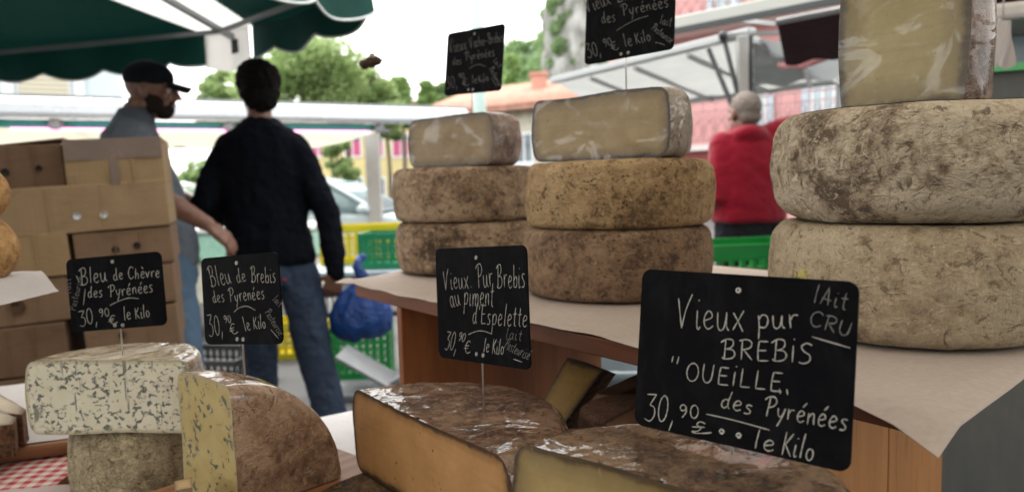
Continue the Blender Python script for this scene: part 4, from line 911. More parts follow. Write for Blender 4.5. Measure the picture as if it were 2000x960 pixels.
# ledge with the round cheeses
q = W(-40, 545, 1.0); lg = thing('small_ledge', 'small wooden ledge carrying the round straw coloured cheeses', 'shelf', (q.x, q.y, 0)); zl = q.z
m = MB(); m.box((-.05, .0, zl - .011), (.16, .14, .02), None, .003); m.build('board', BOARD, lg)
m = MB(); m.box((-.09, .0, (zl - .022) / 2), (.03, .1, zl - .022)); m.build('leg', PINE_D, lg)
m = MB(); 
def lp(u, v):
    x = -.13 + .19 * u; y = -.085 + .16 * v; z = zl + .001 + .001 * abs(fbm((u, v, 0), 6, 2)) - (.034 * min(1, max(0, -.07 - y) / .012)) - .03 * min(1, max(0, x - .038) / .02)
    return (x, y, z)
m.grid(lp, 40, 30); o = m.build('paper_sheet', CL); o.location = (q.x, q.y, 0); tag(o, 'white paper draped over the small ledge beside the cartons', 'paper')
# ------------------------------------------------------------------ cheeses
def rim(h, r=.02, bulge=.004, n=7, m=9):
    """(inset, z) down the side of a wheel from the bottom edge to the top edge"""
    P = []
    for k in range(n): a = math.pi / 2 * k / (n - 1); P.append((r * (1 - math.sin(a)), r * (1 - math.cos(a))))
    for k in range(1, m): q = k / m; P.append((-bulge * math.sin(math.pi * q), r + (h - 2 * r) * q))
    for k in range(n): a = math.pi / 2 * (1 - k / (n - 1)); P.append((r * (1 - math.sin(a)), h - r * (1 - math.cos(a))))
    return P
def lump(p, seed, amp):
    a = noise.noise_vector(V(p) * 9 + V((seed, seed, seed))) * amp
    b = noise.noise_vector(V(p) * 34 + V((seed, 3, seed))) * amp * .32
    c = noise.noise_vector(V(p) * 95 + V((1, seed, seed))) * amp * .13
    return V(p) + a + b + c
def wheel(name, loc, Rw, h, mat, label, seed, rz=0.0, group=None, r=.018, bulge=.003, amp=.004, tilt=0.0, cat='cheese'):
    """a whole wheel of cheese"""
    N = 160; mb = MB(); P = rim(h, r, bulge, 8, 16)
    prof = [(Rw * q, 0) for q in (0, .3, .6, .82)] + [(Rw - i, z) for i, z in P] + [(Rw * q, h) for q in (.82, .6, .3, 0)]
    prof = [p for k, p in enumerate(prof) if not (k in (3,) and p[0] > Rw - P[0][0])]
    mb.rings([[lump((max(q, 1e-4) * math.cos(2 * math.pi * k / N), max(q, 1e-4) * math.sin(2 * math.pi * k / N), z), seed, amp if .002 < z < h - .002 else amp * .35) for k in range(N)] for q, z in prof])
    o = mb.build(name, mat); o.location = loc; o.rotation_euler = (tilt, 0, rz)
    return tag(o, label, cat, group)
def set_edge(o, vals):
    a = o.data.attributes.new('edge', 'FLOAT', 'POINT'); a.data.foreach_set('value', vals)
def cut_wheel(name, loc, rz, Rw, h, c, mats, label, seed, group=None, r=.016, bulge=.003, amp=.003, M=90, K=64, cat='cheese', tilt=(0, 0), rotz=0):
    """a wheel cut along a chord: local x runs along the cut, +y is the round side; c = how far the centre lies behind the cut"""
    root = thing(name, label, cat, loc, rz, group); root.rotation_euler = (tilt[0], tilt[1], rz)
    P = rim(h, r, bulge, 7, 12); rows = []
    for i, z in P:
        q = Rw - i; a0 = math.asin(max(-1, min(1, -c / q)))
        rows.append([V((q * math.cos(a0 + (math.pi - 2 * a0) * k / M), c + q * math.sin(a0 + (math.pi - 2 * a0) * k / M), z)) for k in range(M + 1)])
    for r_ in rows: r_[0].y = 0; r_[-1].y = 0
    full = []
    for s in (.02, .3, .6, .85): full.append([V((p.x * s, p.y * s, 0)) for p in rows[0]])
    full += rows
    for s in (.85, .6, .3, .02): full.append([V((p.x * s, p.y * s, h)) for p in rows[-1]])
    mb = MB(); mb.rings([[lump(p, seed, amp) for p in r_] for r_ in full], caps=False, close=False)
    mb.build('rind', mats[0], root)
    face = []; ev = []; hw = max(q[0].x for q in rows)
    for r_ in rows:
        a, b = r_[-1], r_[0]                      # left end, right end of the cut at this height
        rr = []
        for k in range(K + 1):
            p = a.lerp(b, k / K); rr.append(lump(p, seed, amp)); ev.append(min(p.z, h - p.z, p.x - a.x, b.x - p.x) / h * 1.0)
        face.append(rr)
    fb = MB(); n = K + 1
    fb.add([p for r_ in face for p in r_], [(i * n + k, i * n + k + 1, (i + 1) * n + k + 1, (i + 1) * n + k) for i in range(len(face) - 1) for k in range(K)], True)
    fo = fb.build('cut_face', mats[1], root); set_edge(fo, ev)
    return root
def quarter_wheel(name, loc, rz, Rw, wd, mats, label, seed, r=.016, amp=.003, amax=math.pi / 2, M=60, K=40, cat='cheese'):
    """a wedge stood on one cut: x along the lower cut, y across the thickness, z up"""
    root = thing(name, label, cat, loc, rz)
    P = rim(wd, r, .003, 7, 10)
    rows = [[V(((Rw - i) * math.cos(amax * k / M), y, (Rw - i) * math.sin(amax * k / M))) for k in range(M + 1)] for i, y in P]
    full = [[V((p.x * s, 0, p.z * s)) for p in rows[0]] for s in (.01, .2, .4, .6, .75, .9)] + rows + [[V((p.x * s, wd, p.z * s)) for p in rows[-1]] for s in (.9, .75, .6, .4, .2, .01)]
    mb = MB(); mb.rings([[lump(p, seed, amp) for p in q] for q in full], caps=False, close=False); mb.build('rind', mats[0], root)
    for idx in (-1, 0):
        fb = MB(); vs = []; ev = []
        for q in rows:
            e = q[idx]; o = V((0, e.y, 0))
            for k in range(K + 1):
                s = k / K; p = o.lerp(e, s); vs.append(lump(p, seed, amp)); ev.append(min(p.y, wd - p.y, (e - p).length) / wd)
        n = K + 1
        fb.add(vs, [(i * n + k, i * n + k + 1, (i + 1) * n + k + 1, (i + 1) * n + k) for i in range(len(rows) - 1) for k in range(K)], True)
        fo = fb.build('cut_face', mats[1], root); set_edge(fo, ev)
    return root
r_left = rind('rind_russet', (0.44, 0.33, 0.23), (0.25, 0.172, 0.112), (0.082, 0.054, 0.038), 1.3, .9, .5, 0, .45, bump=.9)
r_mid_top = rind('rind_gold', (0.45, 0.32, 0.18), (0.33, 0.22, 0.115), (0.135, 0.088, 0.052), 5.1, 1.0, .8, 0, .1, bump=.8, thr=(.41, .47, .56))
r_mid_low = rind('rind_brown', (0.33, 0.225, 0.145), (0.22, 0.142, 0.09), (0.1, 0.063, 0.044), 8.7, 1.0, .8, 0, .12, bump=.8, thr=(.42, .485, .58))
r_right_top = rind('rind_ash', (0.53, 0.46, 0.355), (0.37, 0.3, 0.218), (0.125, 0.092, 0.068), 2.9, .75, .35, .12, .6, bump=.9, thr=(.43, .485, .53))
r_right_low = rind('rind_linen', (0.48, 0.405, 0.29), (0.375, 0.3, 0.205), (0.19, 0.143, 0.1), 11.4, .8, .3, .4, .55, bump=.7, thr=(.41, .47, .55), yellow=True)

LS = TN(-.725, .842); MS = TN(-.289, .838); RS = TN(.141, .862)
G = 'whole cheese wheels stacked on the paper covered shelf'
hl = .1005
wheel('whole_cheese', (LS.x, LS.y, SH), .1465, hl, r_left, 'brown cheese wheel, lower one of the stack nearest the blue bag', 3.0, .4, G)
wheel('whole_cheese', (LS.x - .003, LS.y, SH + hl + .001), .1455, .105, r_left, 'brown mottled cheese wheel right under the small pale wrapped half cheese', 9.0, 2.2, G)
wheel('whole_cheese', (MS.x - .004, MS.y, SH), .1465, .103, r_mid_low, 'dark pitted brown cheese wheel under the golden brown wheel', 14.0, .9, G)
wheel('whole_cheese', (MS.x, MS.y, SH + .104), .1445, .099, r_mid_top, 'golden brown pitted cheese wheel, upper one of the middle stack', 21.0, 1.9, G)
wheel('whole_cheese', (RS.x + .009, RS.y, SH), .1505, .121, r_right_low, 'pale linen-marked cheese wheel with a yellow spot, behind the large slate', 27.0, 5.4, G, r=.026, amp=.0035)
wheel('whole_cheese', (RS.x + .010, RS.y, SH + .1225), .1495, .121, r_right_top, 'grey mottled cracked cheese wheel under the tall wrapped wedge', 33.0, 3.1, G, r=.034, bulge=.004, amp=.005)

G2 = 'cut cheeses in cling film topping the stacks'
w_grey = rind('rind_wrapped_grey', (.36, .28, .235), (.25, .185, .155), (.12, .085, .07), 17.0, 1.0, .3, 0, .4, .55, .6)
w_grey2 = rind('rind_wrapped_pale', (.34, .29, .235), (.25, .2, .16), (.1, .078, .06), 19.0, 1.0, .3, 0, .4, .65, .6)
for m_, cw in ((w_grey, .45), (w_grey2, .6)):
    next(n_ for n_ in m_.node_tree.nodes if n_.type == 'BSDF_PRINCIPLED').inputs['Coat Weight'].default_value = cw
p1 = paste('paste_tan', (.285, .205, .10), (.225, .155, .072), (.1, .07, .045), 3.0, .6, .22, .0)
p2 = paste('paste_buff', (.335, .25, .122), (.26, .187, .085), (.06, .042, .03), 6.0, .5, .25, .0)
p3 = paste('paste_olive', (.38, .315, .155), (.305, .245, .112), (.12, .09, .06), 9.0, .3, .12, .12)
c0, hw, rz = chord((804, 322), 1.52, (960, 322), 1.385)
cut_wheel('half_cheese', (c0.x, c0.y, SH + .2075), rz, .118, .100, .035, (w_grey, p1), 'wrapped tan half cheese on the smallest looking stack, under the faint small slate', 41.0, G2, r=.022)
c0, hw, rz = chord((1047, 305), 1.20, (1300, 302), 1.035)
cut_wheel('half_cheese', (c0.x, c0.y, SH + .2045), rz, .129, .0985, .02, (w_grey2, p2), 'wrapped pale half cheese with dark rind on the golden brown wheel', 44.0, G2, r=.018)
c0, hw, rz = chord((1641, 187), .865, (1886, 168), .755)
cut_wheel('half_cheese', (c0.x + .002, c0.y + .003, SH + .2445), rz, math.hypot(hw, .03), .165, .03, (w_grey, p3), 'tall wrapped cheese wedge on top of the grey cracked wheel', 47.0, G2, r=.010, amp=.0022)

# ---- the front row on the table
G3 = 'cheeses of the front row on the table'
w_brown = rind('rind_wrapped_brown', (0.25, 0.155, 0.1), (0.155, 0.09, 0.058), (0.06, 0.034, 0.024), 23.0, 1.1, .4, 0, .25, .58, .6)
w_dark = rind('rind_wrapped_dark', (0.24, 0.155, 0.098), (0.145, 0.09, 0.058), (0.055, 0.034, 0.023), 29.0, 1.2, .5, 0, .3, .58, .8)
r_under = rind('rind_umber', (.20, .13, .068), (.125, .078, .042), (.05, .032, .02), 31.0, 1.3, .8, 0, .15, bump=1.0)
p_orange = paste('paste_apricot', (.46, .262, .112), (.38, .205, .08), (.085, .05, .03), 12.0, 1.0, 0, 0, (.03, .13))
p_butter = paste('paste_butter', (.43, .33, .145), (.34, .25, .10), (.1, .065, .035), 15.0, .6, 0, 0, (.06, .3))
a = W(688, 765, .925); b = W(990, 885, .665); a.z = b.z = 0
c0 = (a + b) / 2; d = b - a; zt = .95
RE = d.length / 2
cut_wheel('half_cheese', (c0.x, c0.y, .846), math.atan2(d.y, d.x), RE, .104, .0, (w_brown, p_orange), 'orange half cheese in shiny cling film under the Espelette slate', 51.0, G3, r=.02, amp=.003)
wheel('whole_cheese', (c0.x + .012, c0.y + .012, PLANE_TABLE + .004), .158, .081, r_under, 'dark brown cheese wheel holding up the orange half cheese', 54.0, 1.0, G3, r=.02)
a = W(1003, 862, .575); a.z = 0; d = V((.766, -.643, 0)).normalized()
c1 = a + d * .1275
cut_wheel('half_cheese', (c1.x, c1.y, .903), math.atan2(d.y, d.x), .1275, .0955, .0, (w_dark, p_butter), 'yellow half cheese with dark wrapped rind carrying the largest slate', 57.0, G3, r=.018, amp=.004)
wheel('whole_cheese', (c1.x + .02, c1.y + .03, PLANE_TABLE + .004), .135, .1375, r_under, 'brown cheese wheel under the half cheese with the largest slate', 60.0, 2.0, G3)
# blue cheeses
b1 = blue_paste('paste_blue_goat', (.76, .735, .62), (.67, .645, .52), (.022, .038, .042), 2.0, 1.0, True, 1.2)
b2 = blue_paste('paste_blue_ewe', (.46, .375, .165), (.38, .30, .12), (.02, .035, .036), 5.0, .1, True, .85)
w_goat = rind('rind_wrapped_ivory', (.52, .46, .36), (.40, .34, .26), (.24, .19, .15), 37.0, .9, .2, 0, .3, 1.0, .4)
w_ewe = rind('rind_wrapped_rose', (0.42, 0.3, 0.215), (0.29, 0.19, 0.13), (0.15, 0.092, 0.065), 39.0, .8, .2, 0, .4, .6, .5)
r_goat = rind('rind_lichen', (0.53, 0.46, 0.32), (0.38, 0.32, 0.21), (0.18, 0.14, 0.095), 43.0, 1.2, .3, 0, .5, bump=1.0)
c0, hw, rz, zb = GC, GHW, GRZ, GZ
cut_wheel('half_cheese', (c0.x, c0.y, zb), rz, hw + .0045, W(200, 703, .94).z - zb, .01, (w_goat, b1), 'white blue-veined half cheese in cling film under the Chevre slate', 63.0, G3, r=.013, amp=.003)
wheel('whole_cheese', (c0.x + .008, c0.y + .108, zb - .113), .112, .112, r_goat, 'greenish brown cheese wheel supporting the white blue-veined half', 66.0, .3, G3)
quarter_wheel('quarter_cheese', (qa.x, qa.y, QZ), math.atan2(ax_q.y, ax_q.x) - math.pi / 2, .142, ax_q.length, (w_ewe, b2), 'quarter of blue cheese standing on its cut, smooth rose brown rind facing out', 69.0, r=.014)
# cut pieces lying under the shelf and at the table end
p_gold = paste('paste_gold', (.42, .26, .075), (.32, .19, .05), (.1, .065, .04), 21.0, .5, 0, 0, (.03, .2))
p_rosy = paste('paste_rosy', (.64, .43, .31), (.52, .34, .23), (.16, .1, .07), 24.0, .4, .3, 0)
r_wed = rind('rind_bark', (.30, .21, .145), (.17, .11, .075), (.05, .032, .024), 51.0, 1.0, .5, 0, .5)
r_plum = rind('rind_plum', (.13, .07, .05), (.085, .045, .034), (.04, .022, .018), 53.0, 1.0, .3)
def slab_piece(name, poly, ext, mats, label, seed, group, cat='cheese'):
    """a cut piece: cut face outline (3-D, four corners) extruded into the rind"""
    root = thing(name, label, cat, tuple(sum((V(p) for p in poly), V()) / len(poly)), 0, group)
    o = V(root.location); K = 26; ext = V(ext); q = [V(p) - o for p in poly]
    fn = lambda u, v: (q[0].lerp(q[1], u)).lerp(q[3].lerp(q[2], u), v)
    fb = MB(); fb.grid(lambda u, v: lump(fn(u, v), seed, .0015), K, K); fo = fb.build('cut_face', mats[0], root)
    set_edge(fo, [min(i, K - i, j, K - j) / K * .8 for i in range(K + 1) for j in range(K + 1)])
    side = MB()
    per = [fn(i / K, 0) for i in range(K)] + [fn(1, j / K) for j in range(K)] + [fn(1 - i / K, 1) for i in range(K)] + [fn(0, 1 - j / K) for j in range(K)]
    L = 14; side.rings([[lump(p + ext * (k / L), seed, .0015) for p in per] for k in range(L + 1)], caps=False)
    n = len(per); side.f.append(tuple(L * n + k for k in range(n))); side.sm.append(False)
    so_ = side.build('rind', mats[1], root)
    return root
# (1050-1200, 697-830): a golden wedge leaning on its rind
dd = 1.02
slab_piece('cheese_wedge', [W(1036, 824, dd - .02), W(1094, 838, dd - .05), W(1176, 722, dd - .03), W(1110, 697, dd)], (.03, .09, -.03), (p_gold, r_wed, 0), 'golden cheese wedge leaning under the shelf against the wooden side board', 72.0, 'cut pieces under the shelf')
slab_piece('cheese_wedge', [W(1128, 812, .93), W(1196, 842, .92), W(1210, 770, .95), W(1166, 766, .96)], (.075, .06, .012), (p_rosy, p_rosy, 0), 'pinkish cheese wedge lying between the golden wedge and the largest slate', 75.0, 'cut pieces under the shelf')
cut_wheel('half_cheese', (*W(1232, 800, .86).xy, PLANE_TABLE + .1), .9, .06, .075, .0, (r_plum, p_rosy), 'small dark-rinded cheese piece with pink top beside the largest slate', 78.0, 'cut pieces under the shelf', r=.008, tilt=(.0, .0))
GL = 'cheese pieces at the table end'
bp = paste('paste_chalk', (.66, .6, .5), (.56, .5, .4), (.3, .22, .16), 33.0, .2, 0, 0)
r_dk = rind('rind_chestnut', (.24, .13, .075), (.15, .08, .048), (.06, .034, .022), 57.0, 1.1, .4, 0, .4)
slab_piece('cheese_wedge', [WZ(52, 798, .878), WZ(44, 808, .878), WZ(-80, 800, .878), WZ(-70, 732, .878)], (0, 0, -.046), (bp, r_dk, 0), 'white soft cheese wedge, farther one of the pair on the wooden board', 81.0, GL)
slab_piece('cheese_wedge', [WZ(32, 814, .878), WZ(25, 828, .878), WZ(-80, 840, .878), WZ(-70, 772, .878)], (0, 0, -.046), (bp, r_dk, 0), 'chestnut rinded white cheese wedge, nearer one of the pair on the wooden board', 84.0, GL)
tan = rind('rind_straw', (.55, .36, .17), (.46, .28, .12), (.32, .18, .08), 61.0, .7, .1, 0, .2, bump=.4)
for (px, py, rr, lb, sd) in ((-48, 488, .052, 'straw coloured round cheese on the small paper covered ledge', 87.0), (-52, 378, .042, 'small straw coloured cheese stacked on the round one', 90.0)):
    p = W(px, py, 1.0); mb = MB(); mb.ball((0, 0, 0), (rr, rr, rr * .98), n=48, m=32)
    mb.v = [lump(q, sd, .002) for q in mb.v]
    o = mb.build('round_cheese', tan); o.location = p; tag(o, lb, 'cheese', 'round cheeses on the ledge')
pcm = paste('paste_cream', (.56, .42, .25), (.48, .34, .19), (.4, .28, .17), 40.0, .2)
slab_piece('cheese_wedge', [W(340, 938, .80), W(374, 930, .82), W(374, 950, .77), W(342, 956, .77)], (0, 0, -.05), (pcm, pcm, 0), 'small cream cheese piece tucked before the standing blue quarter', 93.0, None)

# ------------------------------------------------------------------ slates with handwriting
def A_(cx, cy, r, a0, a1, n=10, sq=1.0): return [(cx + r * math.cos(R(a0 + (a1 - a0) * k / n)), cy + r * sq * math.sin(R(a0 + (a1 - a0) * k / n))) for k in range(n + 1)]
E_ = [(.04, .26), (.36, .36), (.34, .52), (.2, .56), (.06, .36), (.08, .1), (.24, .0), (.42, .1)]
N_ = [[(.05, .54), (.07, .0)], [(.07, .3), (.2, .52), (.34, .5), (.36, .26), (.4, .02)]]
R_ = [[(.05, .56), (.08, .0)], [(.08, .32), (.2, .52), (.38, .52)]]
D_ = [[(.38, .46), (.22, .54), (.06, .36), (.06, .12), (.2, .0), (.36, .16)], [(.44, 1.05), (.36, .5), (.36, .2), (.46, .0)]]
P_ = [[(.18, 1.0), (.14, .5), (.1, 0.0)], [(-.12, .84), (.1, 1.02), (.42, 1.04), (.56, .82), (.42, .58), (.16, .48)]]
GLY = {
 'V': (.62, [[(.0, 1.0), (.06, .6), (.16, .0)], [(.16, .0), (.34, .62), (.6, 1.12)]]),
 'i': (.2, [[(.08, .56), (.06, .14), (.12, .0), (.2, .08)], [(.13, .82), (.15, .86)]]),
 'e': (.44, [E_]), 'é': (.44, [E_, [(.26, .74), (.44, .98)]]), 'è': (.44, [E_, [(.14, .98), (.3, .76)]]),
 'u': (.5, [[(.04, .54), (.05, .14), (.16, .0), (.32, .12), (.4, .54)], [(.4, .54), (.4, .14), (.5, .0)]]),
 'x': (.46, [[(.04, .52), (.2, .3), (.42, -.04)], [(.44, .58), (.24, .3), (.02, .0)]]),
 'p': (.52, [[(.08, .56), (.1, .1), (.06, -.42)], [(.1, .36), (.22, .56), (.42, .52), (.46, .28), (.34, .06), (.1, .08)]]),
 'r': (.38, R_), 'n': (.46, N_),
 'B': (.62, [[(.16, 1.0), (.14, .5), (.12, .0)], [(-.06, .86), (.2, 1.04), (.46, 1.0), (.5, .76), (.36, .58), (.16, .52)], [(.16, .52), (.46, .5), (.58, .28), (.46, .06), (.12, .0), (.02, .1)]]),
 'R': (.6, [[(.12, 1.0), (.1, .0)], [(-.02, .96), (.3, 1.04), (.52, .9), (.46, .62), (.12, .5)], [(.2, .5), (.56, .0)]]),
 'E': (.56, [[(.5, .98), (.12, .98)], [(.12, .98), (.08, .5), (.1, .02)], [(.1, .02), (.54, .04)], [(.1, .52), (.44, .54)]]),
 'I': (.2, [[(.1, .78), (.08, .0)], [(.12, 1.04), (.14, 1.1)]]), 'S': (.5, [[(.5, .92), (.3, 1.02), (.1, .86), (.18, .62), (.42, .42), (.42, .14), (.2, .0), (.0, .06)]]),
 'O': (.66, [A_(.32, .5, .28, 100, 470, 18, 1.75)]), 'U': (.6, [[(.06, 1.0), (.06, .3), (.24, .0), (.46, .2), (.52, 1.0)]]),
 'L': (.52, [[(.1, 1.0), (.08, .02)], [(.08, .02), (.5, .04)]]), 'l': (.22, [[(.16, 1.08), (.1, .5), (.08, .0)]]),
 'd': (.5, D_), 's': (.38, [[(.36, .52), (.16, .54), (.1, .4), (.3, .2), (.26, .02), (.02, .0)]]),
 'P': (.52, P_), 'y': (.48, [[(.04, .52), (.08, .2), (.24, .1), (.36, .3)], [(.44, .56), (.32, .1), (.1, -.42)]]),
 'h': (.48, [[(.1, 1.0), (.06, .0)], [(.06, .3), (.22, .52), (.36, .42), (.38, .0)]]),
 'C': (.62, [[(.58, .86), (.4, 1.02), (.14, .86), (.04, .46), (.16, .08), (.38, .0), (.6, .18)]]),
 'a': (.48, [[(.38, .46), (.22, .54), (.06, .34), (.1, .06), (.26, .04), (.38, .3)], [(.4, .54), (.38, .14), (.48, .0)]]),
 't': (.36, [[(.2, .96), (.16, .4), (.18, .04), (.3, .02)], [(.0, .6), (.36, .64)]]),
 'm': (.72, [[(.05, .54), (.07, .0)], [(.07, .3), (.2, .52), (.32, .46), (.34, .0)], [(.34, .3), (.48, .52), (.6, .46), (.64, .0)]]),
 'b': (.46, [[(.1, 1.05), (.08, .5), (.08, .02)], [(.08, .3), (.26, .5), (.42, .36), (.36, .04), (.08, .02)]]),
 'v': (.42, [[(.02, .54), (.16, .0)], [(.16, .0), (.4, .58)]]), 'o': (.46, [A_(.22, .26, .18, 90, 450, 14, 1.4)]),
 'K': (.56, [[(.1, 1.0), (.06, .0)], [(.52, .98), (.12, .44)], [(.14, .48), (.54, .0)]]),
 'c': (.4, [[(.38, .46), (.2, .56), (.05, .32), (.12, .04), (.38, .08)]]),
 '3': (.58, [[(.02, 1.0), (.52, 1.02)], [(.52, 1.02), (.24, .6)], [(.24, .6), (.5, .5), (.54, .2), (.34, -.02), (.04, .06)]]),
 '0': (.56, [A_(.27, .5, .23, 95, 460, 18, 2.1)]), '9': (.5, [[(.42, .8), (.26, 1.0), (.06, .82), (.14, .56), (.36, .6), (.44, .86), (.42, .4), (.2, .0)]]),
 ',': (.22, [[(.14, .14), (.02, -.26)]]), '-': (.4, [[(.04, .4), (.34, .42)]]), "'": (.18, [[(.1, 1.0), (.06, .74)]]), '.': (.16, [[(.06, .02), (.09, .05)]]),
 '€': (.7, [[(.56, .9), (.34, 1.0), (.14, .7), (.14, .3), (.34, .0), (.7, .14)], [(.0, .58), (.46, .62)], [(-.06, .36), (.4, .4)]]),
 'f': (.7, [[(.5, .86), (.32, 1.0), (.2, .74), (.36, .48), (.24, .16), (.06, .1), (.16, .0), (.44, .04), (.76, .18)], [(.04, .5), (.5, .56)]]),
 'A': (.6, [[(.0, .0), (.34, 1.0)], [(.34, 1.0), (.42, .0)], [(.04, .34), (.56, .3)]]),
}
def smooth_line(p, k=5):
    p = [V((q[0], q[1], 0)) for q in p]
    if len(p) < 3: return [p[0].lerp(p[-1], i / 4) for i in range(5)]
    o = []
    for i in range(len(p) - 1):
        a = p[max(i - 1, 0)]; b = p[i]; c = p[i + 1]; d = p[min(i + 2, len(p) - 1)]
        for j in range(k):
            t = j / k; o.append(.5 * ((2 * b) + (c - a) * t + (2 * a - 5 * b + 4 * c - d) * t * t + (3 * b - a - 3 * c + d) * t ** 3))
    return o + [p[-1]]
def homography(q):
    """photo corner pixels (TL, TR, BR, BL) -> sheet coordinates (u right, v down, 0..1)"""
    A = []; B = []
    for (x, y), (u, v) in zip(q, ((0, 0), (1, 0), (1, 1), (0, 1))):
        A.append([x, y, 1, 0, 0, 0, -u * x, -u * y]); B.append(u); A.append([0, 0, 0, x, y, 1, -v * x, -v * y]); B.append(v)
    h = np.linalg.solve(np.array(A, float), np.array(B, float))
    def f(x, y):
        w_ = h[6] * x + h[7] * y + 1; return ((h[0] * x + h[1] * y + h[2]) / w_, (h[3] * x + h[4] * y + h[5]) / w_)
    return f
def slate_mat():
    t = NT('slate_board'); c = t.co(); n = t.noise(t.co((1, .5, 1), (0, 0, 0), (0, 0, .5)), 38, 5, .65, 1.0); d_ = t.noise(c, 700, 2, .6)
    col = t.ramp(n, [(.45, (.0032, .0037, .0055)), (.68, (.0085, .009, .0108))]); col = t.mix(t.ramp(d_, [(.66, 0.0), (.74, .5)]), col, (.03, .03, .03))
    t.set(base=col, rough=.6, spec=.04); return t.m
SLATE = slate_mat()
def chalk_mat():
    t = NT('chalk_ink'); n = t.noise(t.co(), 900, 3, .7); t.set(base=t.ramp(n, [(.3, (.22, .22, .21)), (.6, (.42, .42, .40))]), rough=.9, spec=.1); return t.m
CHALK = chalk_mat(); 
def chalk_faint():
    t = NT('chalk_faint'); n = t.noise(t.co(), 900, 3, .7); t.set(base=t.ramp(n, [(.3, (.09, .09, .09)), (.6, (.2, .2, .2))]), rough=.9, spec=.1); return t.m
CHALK2 = chalk_faint()
STEEL = metal('pin_steel', (.62, .62, .6), .3); RIV = metal('rivet_steel', (.3, .3, .29), .35)
def slate(corners, dl, dr, words, lines, rivets, crop, pin_z, label, sw=1.0, faint=False, ink=None):
    cx0, cy0, ks = crop
    TL, TR, BR, BL = corners
    ml = (W(*TL, dl) + W(*BL, dl)) / 2; mr = (W(*TR, dr) + W(*BR, dr)) / 2
    X = mr - ml; Wd = X.length; X.normalize()
    upv = (W(*TL, dl) - W(*BL, dl)) / 2 + (W(*TR, dr) - W(*BR, dr)) / 2
    Hh = upv.length; Y = (upv - X * upv.dot(X)).normalized(); Z = X.cross(Y)
    c = (ml + mr) / 2
    # fit along-edge shear away: heights follow from the mean
    root = thing('slate_sign', label, 'price sign', tuple(c), 0, 'black price slates on pins')
    MW = Matrix.Translation(c) @ Matrix((X, Y, Z)).transposed().to_4x4(); root.matrix_world = MW
    rad = .008; th = .0011
    out_ = []
    for (sx, sy, a0) in ((1, 1, 0), (-1, 1, 90), (-1, -1, 180), (1, -1, 270)):
        out_ += [V((sx * (Wd / 2 - rad) + rad * math.cos(R(a0 + 90 * k / 6)), sy * (Hh / 2 - rad) + rad * math.sin(R(a0 + 90 * k / 6)), -th)) for k in range(7)]
    mb = MB(); mb.prism(out_, (0, 0, 2 * th)); bo = mb.build('board', SLATE, root)
    bv = bo.modifiers.new('b', 'BEVEL'); bv.width = .0004; bv.segments = 2
    H = homography(corners)
    def loc(x, y, z=th + .0004):
        u, v = H(cx0 + x / ks, cy0 + y / ks); return V(((u - .5) * Wd, (.5 - v) * Hh, z))
    m = MB(); hwid = .0006 * sw; m2 = MB()
    def stroke(pts, hw_, m=m):
        n = len(pts); vs = []
        for i, p in enumerate(pts):
            t = pts[min(i + 1, n - 1)] - pts[max(i - 1, 0)]
            if t.length < 1e-7: t = V((1, 0, 0))
            t.normalize(); nn = V((-t.y, t.x, 0)); wv = hw_ * (.78 + .3 * noise.noise(p * 400) + .12 * math.sin(i * .9))
            if i in (0, n - 1): wv *= .6
            vs += [p + nn * wv, p - nn * wv]
        m.add(vs, [(2 * i, 2 * i + 1, 2 * i + 3, 2 * i + 2) for i in range(n - 1)])
    lay = 0
    for wd in words:
        txt, s, e, cap = wd[:4]; k = wd[4] if len(wd) > 4 else 1.0
        tot = sum(GLY[ch][0] for ch in txt) + .13 * (len(txt) - 1)
        a = loc(*s); b = loc(*e); ex = (b - a); Lw = ex.length; ex.normalize()
        dvec = V((e[0] - s[0], e[1] - s[1])); dvec.normalize()
        upx = (s[0] + dvec.y * cap, s[1] - dvec.x * cap); ey = loc(*upx) - a
        ey_n = (Y.dot(Y)) and ey
        sx = Lw / tot; x = 0.0
        for ch in txt:
            gw, st = GLY[ch]; jx = random.uniform(-.02, .02); jy = random.uniform(-.03, .03); js = random.uniform(.94, 1.06)
            for q in st:
                pts = [a + ex * ((x + px_ + jx) * sx) + ey * ((py_ * js + jy)) for px_, py_ in ((v.x, v.y) for v in smooth_line(q))]
                lay += 1
                pts = [p + V((0, 0, (lay % 9) * .00003)) for p in pts]
                stroke(pts, hwid * max(k, .8), m2 if k < 1 else m)
            x += gw + .13
    for ln in lines:
        lay += 1; stroke([loc(v.x, v.y, th + .0004 + (lay % 9) * .00003) for v in smooth_line(ln)], hwid * .95)
    m.build('handwriting', CHALK2 if faint else CHALK, root, recalc=False); m2.build('side_note', CHALK2, root, recalc=False)
    rb = []
    for (x, y) in rivets:
        p = loc(x, y, th); rm = MB(); rm.lathe([(.0003, .0), (.0008, .0006), (.0017, .0011), (.0024, .0006), (.0026, -.0002)], 16, p); rm.build('rivet', RIV, root); rb.append(p)
    pb = (rb[1] + rb[2]) / 2; top = MW @ (pb + V((0, .002, -th - .001)))
    q0 = MW @ V((pb.x, -Hh / 2 + .002, -th - .001)); base = V((q0.x, q0.y, pin_z))
    inv = MW.inverted()
    pm = MB(); pm.tube([inv @ top, inv @ q0, inv @ base], .0011, 8); pm.build('pin', STEEL, root)
    return root
LP = [('30,', (285, 795), (455, 770), 150)]
